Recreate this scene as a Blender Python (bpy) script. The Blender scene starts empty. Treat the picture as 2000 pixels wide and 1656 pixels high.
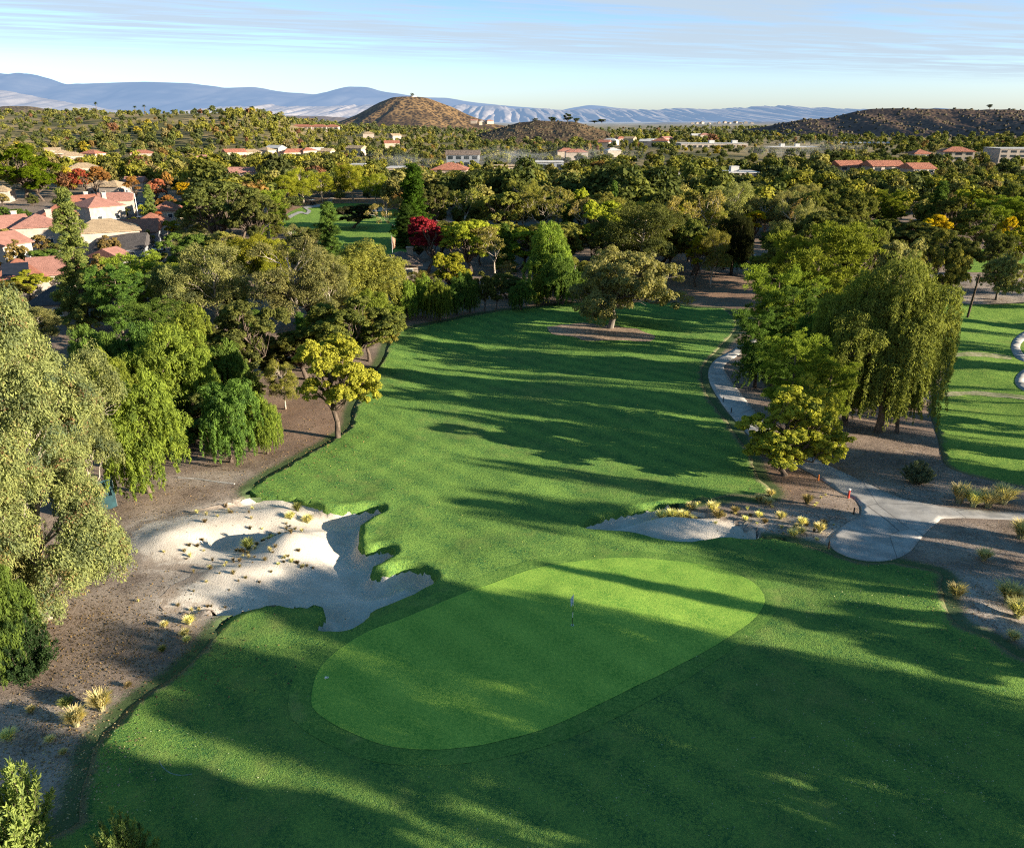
import bpy, math, random
import numpy as np
from mathutils import Vector, Matrix, geometry
R = math.radians
rnd = random.Random(7)
scene = bpy.context.scene
COL = scene.collection

# ------------------------------------------------------------------ camera
CAMZ, PITCH, F = 30.0, R(21.3), 1533.0
cam_d = bpy.data.cameras.new('camera'); cam = bpy.data.objects.new('camera', cam_d); COL.objects.link(cam)
cam.location = (0, 0, CAMZ); cam.rotation_euler = (R(90) - PITCH, 0, 0)
cam_d.sensor_fit = 'HORIZONTAL'; cam_d.sensor_width = 36; cam_d.lens = 36 * F / 2000
cam_d.clip_start = 0.5; cam_d.clip_end = 60000
scene.camera = cam
SP, CP = math.sin(PITCH), math.cos(PITCH)

def ray(px, py):
    u, v = (px - 1000) / F, (828 - py) / F
    return np.array([u, CP + v * SP, -SP + v * CP])

# ------------------------------------------------------------------ numeric helpers
def sstep(a, b, x):
    t = np.minimum(np.maximum((x - a) / (b - a), 0), 1)
    return t * t * (3 - 2 * t)

def _hash(ix, iy, s):
    h = np.sin(ix * 127.1 + iy * 311.7 + s * 74.7) * 43758.5453
    return h - np.floor(h)

def vnoise(x, y, s=0):
    ix, iy = np.floor(x), np.floor(y)
    fx, fy = x - ix, y - iy
    fx, fy = fx * fx * (3 - 2 * fx), fy * fy * (3 - 2 * fy)
    a, b = _hash(ix, iy, s), _hash(ix + 1, iy, s)
    c, d = _hash(ix, iy + 1, s), _hash(ix + 1, iy + 1, s)
    return (a + (b - a) * fx) * (1 - fy) + (c + (d - c) * fx) * fy

def fbm(x, y, s=0, o=4, g=0.5):
    r, a, t = 0, 1, 0
    for k in range(o):
        r = r + a * vnoise(x * 2 ** k + 17.3 * k, y * 2 ** k - 9.1 * k, s + k); t += a; a *= g
    return r / t

def base_h(x, y):
    """the broad lie of the land, without bunkers"""
    x = np.asarray(x, float); y = np.asarray(y, float)
    near = sstep(58, 80, y) * (1 - sstep(150, 220, y))
    z = near * (0.55 * np.sin(x / 13 + 1) * np.sin(y / 11 + .5) + .35 * np.sin(x / 7.5 + y / 19) + .3 * np.sin(y / 6.1 + x / 27))
    z = z + 0.5 * np.exp(-(((x + 1) / 16) ** 2 + ((y - 40) / 12) ** 2))
    z = z + 0.55 * np.exp(-(((x - 27) / 7) ** 2 + ((y - 41) / 8) ** 2))
    if y.size < 1000 and (y.size == 0 or y.max() < 229): return z
    az = x / np.maximum(y, 1)
    z = z + 33 * sstep(620, 1120, y) * sstep(-.20, -.34, az) * (0.82 + .36 * fbm(x / 140, y / 140, 3, 3))
    z = z + 11 * sstep(700, 1150, y) * sstep(.02, -.22, az) * (1 - sstep(-.20, -.34, az))
    z = z + 4 * sstep(560, 640, y) * sstep(.10, .24, az)
    z = z + (fbm(x / 60, y / 60, 9, 3) - .5) * 3 * sstep(230, 500, y)
    return z

def ground(px, py, hf=base_h):
    d = ray(px, py); z = 0.0
    for _ in range(8):
        t = (z - CAMZ) / d[2]
        x, y = d[0] * t, d[1] * t
        z0, z = z, float(hf(x, y))
        if abs(z - z0) < .004: break
    return x, y, z

def depth_at(y, z): return y * CP + (CAMZ - z) * SP
def at_d(px, y, z=0.0): return (px - 1000) / F * depth_at(y, z)          # world x of column px at distance y
def z_of(py, y):                                                       # height that shows at row py at distance y
    a = PITCH + math.atan((py - 828) / F)
    return CAMZ - y * math.tan(a)
def base_y(py): return ground(1000, py)[1]

def smooth_poly(pts, step=6.0, closed=True):
    pts = [np.array(p, float) for p in pts]; n = len(pts); out = []
    rng = range(n if closed else n - 1)
    for i in rng:
        if closed: p0, p1, p2, p3 = pts[i - 1], pts[i], pts[(i + 1) % n], pts[(i + 2) % n]
        else: p0, p1, p2, p3 = pts[max(i - 1, 0)], pts[i], pts[i + 1], pts[min(i + 2, n - 1)]
        k = max(1, int(np.linalg.norm(p2 - p1) / step))
        for j in range(k):
            t = j / k
            out.append(.5 * ((2 * p1) + (-p0 + p2) * t + (2 * p0 - 5 * p1 + 4 * p2 - p3) * t * t + (-p0 + 3 * p1 - 3 * p2 + p3) * t ** 3))
    if not closed: out.append(pts[-1])
    return out

def world_poly(pts, step=6.0, smin=.30):
    w = [ground(p[0], p[1])[:2] for p in smooth_poly(pts, step)]
    out = [w[0]]
    for p in w[1:]:
        if math.hypot(p[0] - out[-1][0], p[1] - out[-1][1]) > smin: out.append(p)
    return np.array(out)

def ragged(poly, amp, sc=.9, seed=3):
    """frays an outline so that no edge is drawn with a ruler"""
    p = poly; nrm = np.roll(p, -1, 0) - np.roll(p, 1, 0); nrm = np.column_stack([nrm[:, 1], -nrm[:, 0]]); nrm /= np.linalg.norm(nrm, axis=1)[:, None] + 1e-9
    k = (fbm(p[:, 0] * sc, p[:, 1] * sc, seed, 2) - .5) * 2.2 * amp
    return p + nrm * k[:, None]

def inside(P, poly):
    r = np.zeros(len(P), bool); lo, hi = poly.min(0), poly.max(0)
    m = np.where((P[:, 0] >= lo[0]) & (P[:, 0] <= hi[0]) & (P[:, 1] >= lo[1]) & (P[:, 1] <= hi[1]))[0]
    if not len(m): return r
    x, y = P[m, 0], P[m, 1]; q = np.zeros(len(m), bool); n = len(poly); j = n - 1
    for i in range(n):
        xi, yi = poly[i]; xj, yj = poly[j]
        if yi != yj:
            k = np.where((yi > y) != (yj > y))[0] if len(m) > 400 else slice(None)
            if len(m) > 400: q[k] ^= x[k] < (xj - xi) * (y[k] - yi) / (yj - yi) + xi
            else: q ^= ((yi > y) != (yj > y)) & (x < (xj - xi) * (y - yi) / (yj - yi) + xi)
        j = i
    r[m] = q; return r

def pdist(P, poly, cap=30.0):
    """unsigned distance to the polygon's outline, capped"""
    d = np.full(len(P), cap * cap); n = len(poly); CH = 12
    for s in range(0, n, CH):
        seg = poly[np.arange(s - 1, min(s + CH, n))]
        lo = seg.min(0) - cap; hi = seg.max(0) + cap
        m = np.where((P[:, 0] > lo[0]) & (P[:, 0] < hi[0]) & (P[:, 1] > lo[1]) & (P[:, 1] < hi[1]))[0]
        if not len(m): continue
        A, B = seg[:-1], seg[1:]; AB = B - A; L = (AB * AB).sum(1) + 1e-12
        Q = P[m]; best = np.full(len(m), cap * cap)
        for a, ab, l in zip(A, AB, L):
            qx, qy = Q[:, 0] - a[0], Q[:, 1] - a[1]
            t = (qx * ab[0] + qy * ab[1]) / l; t = np.minimum(np.maximum(t, 0), 1)
            ex, ey = qx - t * ab[0], qy - t * ab[1]; best = np.minimum(best, ex * ex + ey * ey)
        d[m] = np.minimum(d[m], best)
    return np.sqrt(d)

# ------------------------------------------------------------------ object helpers
def tag(o, label=None, cat=None, group=None, kind=None):
    if label: o['label'] = label
    if cat: o['category'] = cat
    if group: o['group'] = group
    if kind: o['kind'] = kind
    return o

def link(name, data, parent=None, loc=None, rot=None, scl=None):
    o = bpy.data.objects.new(name, data); COL.objects.link(o)
    if parent is not None: o.parent = parent
    if loc is not None: o.location = loc
    if rot is not None: o.rotation_euler = rot
    if scl is not None: o.scale = scl
    return o

def empty(name, loc, rz=0.0, scl=(1, 1, 1)):
    o = link(name, None, None, loc, (0, 0, rz), scl); o.empty_display_size = .5
    return o

def mesh_np(name, V, faces, mat, smooth=False, fattr=None, vattr=None, fcol=None):
    """faces: (M,k) array or list of such arrays"""
    me = bpy.data.meshes.new(name)
    V = np.asarray(V, np.float32)
    if isinstance(faces, np.ndarray): faces = [faces]
    faces = [f for f in faces if len(f)]
    nl = sum(f.size for f in faces); nf = sum(len(f) for f in faces)
    me.vertices.add(len(V)); me.vertices.foreach_set('co', V.ravel())
    me.loops.add(nl); me.polygons.add(nf)
    li = np.concatenate([f.ravel() for f in faces]).astype(np.int32)
    sizes = np.concatenate([np.full(len(f), f.shape[1]) for f in faces]).astype(np.int32)
    st = np.concatenate([[0], np.cumsum(sizes)[:-1]]).astype(np.int32)
    me.loops.foreach_set('vertex_index', li)
    me.polygons.foreach_set('loop_start', st)
    try: me.polygons.foreach_set('loop_total', sizes)
    except Exception: pass
    if smooth: me.polygons.foreach_set('use_smooth', np.ones(nf, bool))
    me.update(calc_edges=True)
    for mm in (mat if isinstance(mat, (list, tuple)) else [mat]): me.materials.append(mm)
    for k, a in (fattr or {}).items():
        at = me.attributes.new(k, 'FLOAT', 'FACE'); at.data.foreach_set('value', np.asarray(a, np.float32))
    for k, a in (vattr or {}).items():
        at = me.attributes.new(k, 'FLOAT', 'POINT'); at.data.foreach_set('value', np.asarray(a, np.float32))
    if fcol is not None:
        at = me.attributes.new('tint', 'FLOAT_COLOR', 'FACE')
        at.data.foreach_set('color', np.concatenate([fcol, np.ones((len(fcol), 1))], 1).astype(np.float32).ravel())
    return me

class MB:
    """collects boxes, tubes and loose polygons for ONE mesh"""
    def __init__(s): s.v = []; s.f = []; s.n = 0
    def add(s, V, Fs):
        s.v.append(np.asarray(V, float).reshape(-1, 3)); s.f += [tuple(i + s.n for i in f) for f in Fs]; s.n += len(s.v[-1])
    def box(s, c, d, rz=0.0, taper=1.0):
        x, y, z = d[0] / 2, d[1] / 2, d[2] / 2
        P = np.array([(-x, -y, -z), (x, -y, -z), (x, y, -z), (-x, y, -z), (-x * taper, -y * taper, z), (x * taper, -y * taper, z), (x * taper, y * taper, z), (-x * taper, y * taper, z)])
        if rz:
            cs, sn = math.cos(rz), math.sin(rz); P = P @ np.array([[cs, sn, 0], [-sn, cs, 0], [0, 0, 1]])
        s.add(P + np.array(c), [(0, 3, 2, 1), (4, 5, 6, 7), (0, 1, 5, 4), (1, 2, 6, 5), (2, 3, 7, 6), (3, 0, 4, 7)])
    def tube(s, pts, rad, n=6, cap=True):
        pts = [np.array(p, float) for p in pts]; k = len(pts); rings = []
        if not hasattr(rad, '__len__'): rad = [rad] * k
        for i in range(k):
            t = pts[min(i + 1, k - 1)] - pts[max(i - 1, 0)]; t = t / (np.linalg.norm(t) + 1e-9)
            a = np.cross(t, (1, 0, 0) if abs(t[0]) < .8 else (0, 1, 0)); a /= np.linalg.norm(a); b = np.cross(t, a)
            rings += [pts[i] + rad[i] * (math.cos(q) * a + math.sin(q) * b) for q in np.arange(n) * 2 * math.pi / n]
        Fs = [(i * n + j, i * n + (j + 1) % n, (i + 1) * n + (j + 1) % n, (i + 1) * n + j) for i in range(k - 1) for j in range(n)]
        if cap: Fs += [tuple(range((k - 1) * n, k * n)), tuple(range(n - 1, -1, -1))]
        s.add(rings, Fs)
    def mesh(s, name, mat, smooth=False):
        me = bpy.data.meshes.new(name); V = np.concatenate(s.v) if s.v else np.zeros((0, 3))
        me.from_pydata([tuple(p) for p in V], [], s.f); me.materials.append(mat)
        if smooth: me.polygons.foreach_set('use_smooth', [True] * len(me.polygons))
        me.update(); return me
    def build(s, name, mat, parent=None, smooth=False, loc=None, rot=None):
        return link(name, s.mesh(name, mat, smooth), parent, loc, rot)

# ------------------------------------------------------------------ materials
def new_mat(name):
    m = bpy.data.materials.new(name); m.use_nodes = True; nt = m.node_tree; nt.nodes.clear()
    out = nt.nodes.new('ShaderNodeOutputMaterial')
    return m, nt, out

class N:
    """terse node builder"""
    def __init__(s, nt): s.nt = nt
    def __call__(s, typ, ins=None, **kw):
        n = s.nt.nodes.new(typ)
        for k, v in kw.items(): setattr(n, k, v)
        for k, v in (ins or {}).items():
            if isinstance(v, bpy.types.NodeSocket): s.nt.links.new(v, n.inputs[k])
            else: n.inputs[k].default_value = v
        return n
    def mix(s, fac, a, b, mode='MIX'):
        n = s('ShaderNodeMix', data_type='RGBA', blend_type=mode)
        for i, v in ((0, fac), (6, a), (7, b)):
            if isinstance(v, bpy.types.NodeSocket): s.nt.links.new(v, n.inputs[i])
            else: n.inputs[i].default_value = v if i == 0 or len(v) == 4 else (*v, 1)
        return n.outputs[2]
    def math(s, op, a, b=0.0, c=0.0, clamp=False):
        n = s('ShaderNodeMath', operation=op, use_clamp=clamp)
        for i, v in enumerate((a, b, c)):
            if isinstance(v, bpy.types.NodeSocket): s.nt.links.new(v, n.inputs[i])
            else: n.inputs[i].default_value = v
        return n.outputs[0]
    def noise(s, scale, detail=3, rough=.55, vec=None, dist=0.0):
        n = s('ShaderNodeTexNoise', {'Scale': scale, 'Detail': detail, 'Roughness': rough, 'Distortion': dist})
        if vec is not None: s.nt.links.new(vec, n.inputs['Vector'])
        return n.outputs['Fac']
    def ramp(s, v, a, b, lo=0.0, hi=1.0):
        n = s('ShaderNodeMapRange', {'From Min': a, 'From Max': b, 'To Min': lo, 'To Max': hi}, interpolation_type='SMOOTHSTEP')
        s.nt.links.new(v, n.inputs['Value']); return n.outputs['Result']
    def pos(s, scl=None):
        g = s('ShaderNodeNewGeometry').outputs['Position']
        if scl is None: return g
        m = s('ShaderNodeVectorMath', {1: scl}, operation='MULTIPLY'); s.nt.links.new(g, m.inputs[0]); return m.outputs[0]

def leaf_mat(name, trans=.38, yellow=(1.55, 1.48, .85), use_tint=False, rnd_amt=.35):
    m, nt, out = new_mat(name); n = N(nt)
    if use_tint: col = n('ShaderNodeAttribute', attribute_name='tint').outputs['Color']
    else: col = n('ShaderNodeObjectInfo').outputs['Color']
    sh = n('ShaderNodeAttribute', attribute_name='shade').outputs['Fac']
    c2 = n.mix(1.0, col, yellow, 'MULTIPLY')  # light end of the leaf tone, with sunlit yellow put into the colour
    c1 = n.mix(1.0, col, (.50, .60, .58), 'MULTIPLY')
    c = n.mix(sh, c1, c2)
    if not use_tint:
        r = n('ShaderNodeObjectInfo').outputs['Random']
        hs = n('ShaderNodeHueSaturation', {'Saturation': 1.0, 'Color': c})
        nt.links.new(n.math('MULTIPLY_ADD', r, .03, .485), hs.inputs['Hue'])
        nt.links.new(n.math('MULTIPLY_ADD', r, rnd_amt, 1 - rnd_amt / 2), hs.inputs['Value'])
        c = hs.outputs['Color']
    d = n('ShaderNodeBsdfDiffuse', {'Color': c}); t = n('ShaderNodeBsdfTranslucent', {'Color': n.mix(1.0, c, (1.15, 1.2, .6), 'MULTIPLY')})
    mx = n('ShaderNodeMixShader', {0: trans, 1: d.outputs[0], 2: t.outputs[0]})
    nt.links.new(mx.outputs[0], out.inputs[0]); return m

def noise_mat(name, c1, c2, scale=2.0, rough=.9, bump=.3, bdist=.05, bscale=None, vec=None, spec=.2):
    m, nt, out = new_mat(name); n = N(nt); p = n.pos(vec)
    f = n.noise(scale, 5, .65, p)
    c = n.mix(n.ramp(f, .32, .68), c1, c2)
    b = n('ShaderNodeBsdfPrincipled', {'Base Color': c, 'Roughness': rough, 'Specular IOR Level': spec})
    if bump:
        bp = n('ShaderNodeBump', {'Strength': bump, 'Distance': bdist, 'Height': n.noise(bscale or scale * 3, 4, .6, p)})
        nt.links.new(bp.outputs[0], b.inputs['Normal'])
    nt.links.new(b.outputs[0], out.inputs[0]); return m

def flat_mat(name, c, rough=.6, metal=0.0, var=.15, scale=1.5, spec=.3):
    a = tuple(min(1, k * (1 - var)) for k in c); b = tuple(min(1, k * (1 + var)) for k in c)
    m = noise_mat(name, a, b, scale, rough, 0, spec=spec)
    m.node_tree.nodes['Principled BSDF'].inputs['Metallic'].default_value = metal
    return m

def grass_mat(name, dark, light, dry, dry_amt=.0, clump=.5, stripes=0.0, bump=.6):
    m, nt, out = new_mat(name); n = N(nt); p = n.pos()
    big = n.noise(.09, 4, .6, p); mid = n.noise(.7, 4, .65, p); fine = n.noise(5.5, 3, .7, p); micro = n.noise(19.0, 2, .7, p)
    f = n.math('ADD', n.math('MULTIPLY', mid, .25), n.math('MULTIPLY', fine, .75))
    f = n.math('ADD', f, n.math('MULTIPLY_ADD', micro, 1.1, -.55))
    c = n.mix(n.ramp(f, .28, .74), dark, light)
    if stripes:
        w = n('ShaderNodeTexWave', {'Scale': .16, 'Distortion': 1.6, 'Detail': 2.0, 'Detail Scale': .5}, bands_direction='DIAGONAL'); nt.links.new(p, w.inputs['Vector'])
        c = n.mix(n.math('MULTIPLY', w.outputs['Fac'], stripes), c, tuple(k * 1.25 for k in light))
    if dry_amt:
        dm = n.ramp(n.math('ADD', n.math('MULTIPLY', big, .6), n.math('MULTIPLY', mid, .4)), .5, .68)
        c = n.mix(n.math('MULTIPLY', dm, dry_amt), c, dry)
    c = n.mix(n.ramp(big, .38, .7, 0, .3), c, tuple(k * .8 for k in dark))
    c = n.mix(n.ramp(n.noise(.23, 3, .6, p), .45, .72, 0, .22), c, tuple(min(1, k * 1.25) for k in light))
    ed = n('ShaderNodeAttribute', attribute_name='edge').outputs['Fac']; c = n.mix(n.math('MULTIPLY', n.ramp(n.math('ADD', ed, n.math('MULTIPLY_ADD', n.math('ADD', n.math('MULTIPLY', fine, .5), n.math('MULTIPLY', mid, .5)), 1.8, -.95)), .5, .85), .8), c, (.20, .165, .11))
    b = n('ShaderNodeBsdfPrincipled', {'Base Color': c, 'Roughness': .85, 'Specular IOR Level': .03})
    h = n.math('ADD', n.math('MULTIPLY', fine, clump), n.math('MULTIPLY', micro, 1 - clump * .5))
    bp = n('ShaderNodeBump', {'Strength': bump, 'Distance': .09, 'Height': h})
    nt.links.new(bp.outputs[0], b.inputs['Normal']); nt.links.new(b.outputs[0], out.inputs[0]); return m

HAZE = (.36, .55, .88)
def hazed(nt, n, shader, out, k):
    e = n('ShaderNodeEmission', {'Color': (*HAZE, 1), 'Strength': .31})  # aerial haze painted in as a bluish glow, fixed share per material
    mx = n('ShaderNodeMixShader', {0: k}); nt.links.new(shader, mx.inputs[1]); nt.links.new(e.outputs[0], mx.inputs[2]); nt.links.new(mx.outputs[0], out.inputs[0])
# ------------------------------------------------------------------ foliage
def unit(v): return v / (np.linalg.norm(v, axis=-1, keepdims=True) + 1e-9)

def leaves(T, Rr, per, L, W, g, ow=.55, mode='any', up=.25, shell=(.45, 1.05), axis=None):
    """leaf quads around tuft centres T (n,3) with radii Rr (n,3) -> V, faces, shade"""
    n = len(T); idx = np.repeat(np.arange(n), per); m = len(idx)
    d = unit(g.normal(size=(m, 3))); d[:, 2] = np.where((d[:, 2] < -.35) & (g.random(m) < .6), -d[:, 2], d[:, 2])
    r = shell[0] + (shell[1] - shell[0]) * g.random(m) ** .6
    P = T[idx] + d * Rr[idx] * r[:, None]
    nrm = unit(d * ow + unit(g.normal(size=(m, 3))) * (1 - ow) + np.array([0, 0, up]))
    if mode == 'droop': ax = np.array([0, 0, -1.0]) + .45 * g.normal(size=(m, 3))
    elif mode == 'spike': ax = d + .35 * g.normal(size=(m, 3)) + np.array([0, 0, .4])
    elif mode == 'up': ax = np.array([0, 0, 1.0]) + .35 * g.normal(size=(m, 3))
    else: ax = g.normal(size=(m, 3))
    if mode in ('spike', 'up'):
        t = unit(ax); b = unit(np.cross(t, nrm + .01))
    else:
        b = unit(np.cross(nrm, ax)); t = np.cross(b, nrm)
    s = (.65 + .7 * g.random(m))[:, None]
    t = t * s * L / 2; b = b * s * W / 2
    V = np.stack([P - t, P + b * 1.0 - t * .1, P + t, P - b * 1.0 - t * .1], 1).reshape(-1, 3)
    Fs = np.arange(m * 4).reshape(m, 4)
    hz = (T[idx, 2] - T[:, 2].min()) / (np.ptp(T[:, 2]) + 1e-6)
    sh = np.clip(.25 + .3 * (r - shell[0]) / (shell[1] - shell[0]) + .2 * hz + .35 * g.random(m) + .30 * g.normal(size=n)[idx], 0, 1)  # crown shade painted in: inner, lower leaves darker; the rest random tone
    return V, Fs, sh

def join_leaves(parts):
    Vs, Fs, Ss, o = [], [], [], 0
    for V, Fq, s in parts: Vs.append(V); Fs.append(Fq + o); Ss.append(s); o += len(V)
    return np.concatenate(Vs), np.concatenate(Fs), np.concatenate(Ss)

def lobe_tufts(lobes, per, g, rt, low=-.3):
    """tuft centres over the surfaces of lobes [(c, (rx,ry,rz))]"""
    T, Rr = [], []
    for c, rr in lobes:
        k = int(per * (rr[0] * rr[2]) / (lobes[0][1][0] * lobes[0][1][2]) + .5) + 3
        d = unit(g.normal(size=(k, 3))); d[:, 2] = np.where(d[:, 2] < low, -d[:, 2] * .7, d[:, 2])
        q = (.62 + .42 * g.random((k, 1)))
        T.append(np.array(c) + d * np.array(rr) * q)
        s = rt * (.65 + .7 * g.random((k, 1))); Rr.append(np.concatenate([s, s, s * .75], 1))
    return np.concatenate(T), np.concatenate(Rr)

def wig(a, b, g, k=5, amt=.06, sag=0.0):
    a, b = np.array(a, float), np.array(b, float); L = np.linalg.norm(b - a)
    return [a + (b - a) * t + (g.normal(size=3) * amt * L * math.sin(math.pi * t)) + np.array([0, 0, sag * L * math.sin(math.pi * t)]) for t in np.linspace(0, 1, k)]

def skeleton(H, W, fork, lobes, g, r0, lean=(0, 0), limb_r=.45):
    mb = MB(); top = np.array([lean[0], lean[1], fork])
    base = [np.array([0, 0, -.4]), np.array([0, 0, .05]), top * .5 + g.normal(size=3) * .02 * H * np.array([1, 1, 0]), top]
    mb.tube(base, [r0 * 1.5, r0 * 1.15, r0 * .9, r0 * .8], 9)
    for c, rr in lobes:
        c = np.array(c); p = wig(top - np.array([0, 0, fork * .12 * g.random()]), c, g, 6, .07, .05)
        q = limb_r * r0 * (.7 + .5 * g.random())
        mb.tube(p, [q * 1.25, q, q * .8, q * .6, q * .42, q * .2], 6)
        for _ in range(4):
            e = c + unit(g.normal(size=3)) * np.array(rr) * .85; s0 = p[2 + int(g.integers(0, 3))]
            mb.tube(wig(s0, e, g, 4, .08, .03), [q * .4, q * .3, q * .18, q * .06], 5)
    return mb

BARK = {}
PROTO = {}
def proto(kind, variants, fn):
    PROTO[kind] = [fn(kind, v) for v in range(variants)]

def finish(kind, v, mb, bark, parts, lm):
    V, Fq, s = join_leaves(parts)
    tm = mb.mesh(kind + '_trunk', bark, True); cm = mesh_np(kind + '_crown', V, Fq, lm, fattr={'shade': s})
    lo, hi = np.percentile(V, .5, 0), np.percentile(V, 99.5, 0)
    return dict(trunk=tm, crown=cm, h=hi[2], w=(hi[0] - lo[0] + hi[1] - lo[1]) / 2, cx=(hi[0] + lo[0]) / 2)

def ell_lobes(g, n, cz, rx, rz, lr, flat=.8, ctr=(0, 0), zmin=None):
    L = [((ctr[0], ctr[1], cz + rz * .35), (lr * 1.15, lr * 1.15, lr * flat))]
    tries = 0
    while len(L) < n and tries < 4000:
        tries += 1
        d = unit(g.normal(size=3)); q = .55 + .45 * g.random()
        c = np.array([ctr[0] + d[0] * rx * q, ctr[1] + d[1] * rx * q, cz + d[2] * rz * q])
        if zmin and c[2] < zmin: continue
        if any(np.linalg.norm((c - np.array(o[0])) / np.array([1, 1, .8])) < lr * .85 for o in L): continue
        s = lr * (.7 + .55 * g.random()); L.append((tuple(c), (s, s, s * flat)))
    return L

def make_broad(kind, v):
    sp = dict(oak_tree=(11.5, 17, 26, 3.4, .33, .125, .30), broadleaf_tree=(11, 10, 19, 2.6, .30, .13, .28), round_tree=(9.5, 9.5, 18, 2.5, .24, .125, .26), bush_tree=(7.5, 8.5, 22, .6, .2, .135, .26),
              autumn_tree=(10, 7, 11, 2.2, .2, .15, .3))[kind]
    H, W, n, fork, r0, lrf, tl = sp
    g = np.random.default_rng(100 + 17 * v + len(kind))
    r0 = r0 * (1 if kind != 'oak_tree' else 1.35)
    lr = W * lrf; cz = H * (.62 if kind != 'bush_tree' else .52)
    ctr = (W * .10, 0) if kind == 'oak_tree' and v == 0 else (0, 0)
    lobes = ell_lobes(g, n + 4 * (v % 2), cz, W / 2 - lr * .75, H - cz - lr * .5, lr, .78, ctr, fork * .7 + lr * .4)
    if kind == 'oak_tree':
        for k in range(12):
            a = g.random() * 6.28; q = W * (.36 + .1 * g.random())
            lobes.append(((ctr[0] + q * math.cos(a), q * math.sin(a), H * (.24 + .2 * g.random())), (lr, lr, lr * .7)))
    if kind == 'autumn_tree': lobes = [((c[0] * (1.25 - .8 * c[2] / H), c[1] * (1.25 - .8 * c[2] / H), c[2]), r) for c, r in lobes]
    mb = skeleton(H, W, fork, lobes, g, r0, (.4 * g.normal(), .4 * g.normal()))
    T, Rr = lobe_tufts(lobes, 24 if kind != 'oak_tree' else 15, g, tl * W / 9, -.45)
    return finish(kind, v, mb, BARK['grey' if kind == 'oak_tree' else 'brown'], [leaves(T, Rr * 1.25, 100 if kind != 'oak_tree' else 84, .225 * (W / 10) ** .6, .145 * (W / 10) ** .6, g, .58, 'any')], LEAF['leaf'])

def make_pepper(kind, v):
    H, W = (8.5, 8.5) if kind == 'pepper_tree' else (15, 11)
    g = np.random.default_rng(300 + v + len(kind)); big = kind != 'pepper_tree'
    lr = W * (.21 if not big else .17); cz = H * (.64 if big else .57)
    lobes = ell_lobes(g, 11 if not big else 20, cz, W / 2 - lr * .7, H - cz - lr * .4, lr, .85, (0, 0), H * (.3 if big else .2))
    mb = skeleton(H, W, H * .24, lobes, g, .24 if not big else .38, (.3 * g.normal(), .3 * g.normal()))
    parts = []
    T, Rr = lobe_tufts(lobes, 22 if not big else 24, g, .55 * W / 9, -.1)
    parts.append(leaves(T, Rr, 90, .29, .09, g, .6, 'droop'))
    # hanging strands
    S, RS = [], []
    for c, rr in lobes:
        c = np.array(c)
        for _ in range(20 if not big else 26):
            a = g.random() * 6.283; q = .6 + .5 * g.random()
            o = c + np.array([math.cos(a) * rr[0] * q, math.sin(a) * rr[1] * q, rr[2] * (.35 - .5 * q * g.random())])
            low = H * (.02 + .10 * g.random()) if not big else H * (.03 + .22 * g.random())
            ln = min((1.1 + 2.6 * g.random()) if not big else (1.8 + 5.5 * g.random()), max(.4, o[2] - low))
            k = max(2, int(ln / .33)); out = unit(o - np.array([0, 0, o[2]])) * .12
            for j in range(k):
                S.append(o + np.array([0, 0, -ln * j / k]) + out * j * .35 + g.normal(size=3) * .07)
                w = .30 * (1 - .55 * j / k) * (1.15 if big else 1); RS.append((w, w, .3))
    parts.append(leaves(np.array(S), np.array(RS), 20 if not big else 17, .29 if not big else .27, .09, g, .62, 'droop'))
    return finish(kind, v, mb, BARK['brown'], parts, LEAF['leaf'])

def make_gum(kind, v):
    near = kind == 'flowering_gum'
    H, W = (20, 12) if near else (14, 9)
    g = np.random.default_rng(500 + v * 7 + len(kind))
    lobes = []; mb = MB(); r0 = .42 if near else .27
    lean = np.array([.5 * g.normal(), .5 * g.normal()])
    trunk = [np.array([lean[0] * t * t + .25 * math.sin(3 * t + v), lean[1] * t * t, H * .86 * t - .3]) for t in np.linspace(0, 1, 9)]
    mb.tube(trunk, [r0 * (1.35 if i == 0 else 1.05 - .105 * i) for i in range(9)], 9)
    nl = 54 if near else 20
    for i in range(nl):
        t = (.10 if near else .34) + (.90 if near else .62) * (i + .5) / nl
        a = i * 2.39996 + .5 * g.normal(); prof = math.sin(math.pi * min(1, (t - (.12 if not near else 0)) * .98 + (.12 if near and t < .5 else 0))) ** .6
        q = W / 2 * prof * (.45 + .5 * g.random()); lr = (.13 if near else .17) * W * (.75 + .5 * g.random())
        c = np.array([lean[0] * t * t + q * math.cos(a), lean[1] * t * t + q * math.sin(a), min(H * t + .3 * g.normal(), H - lr * .75)])
        lobes.append((tuple(c), (lr, lr, lr * 1.0)))
        s0 = trunk[max(1, min(8, int(8 * min(1, t / .86) - 1.2)))]
        p = wig(s0, c, g, 5, .06, .06); w = r0 * .34
        mb.tube(p, [w, w * .8, w * .6, w * .4, w * .15], 6)
        for _ in range(3):
            mb.tube(wig(p[2], c + unit(g.normal(size=3)) * lr, g, 4, .06), [w * .4, w * .28, w * .18, w * .06], 5)
    T, Rr = lobe_tufts(lobes, 30 if near else 20, g, .55 if near else .6, -.7)
    Rr[:, 2] *= 1.35
    parts = [leaves(T, Rr * 1.1, 150 if near else 84, .20 if near else .26, .08 if near else .105, g, .5, 'droop', .3)]
    return finish(kind, v, mb, BARK['pale'], parts, LEAF['gum' if near else 'leaf'])

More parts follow.
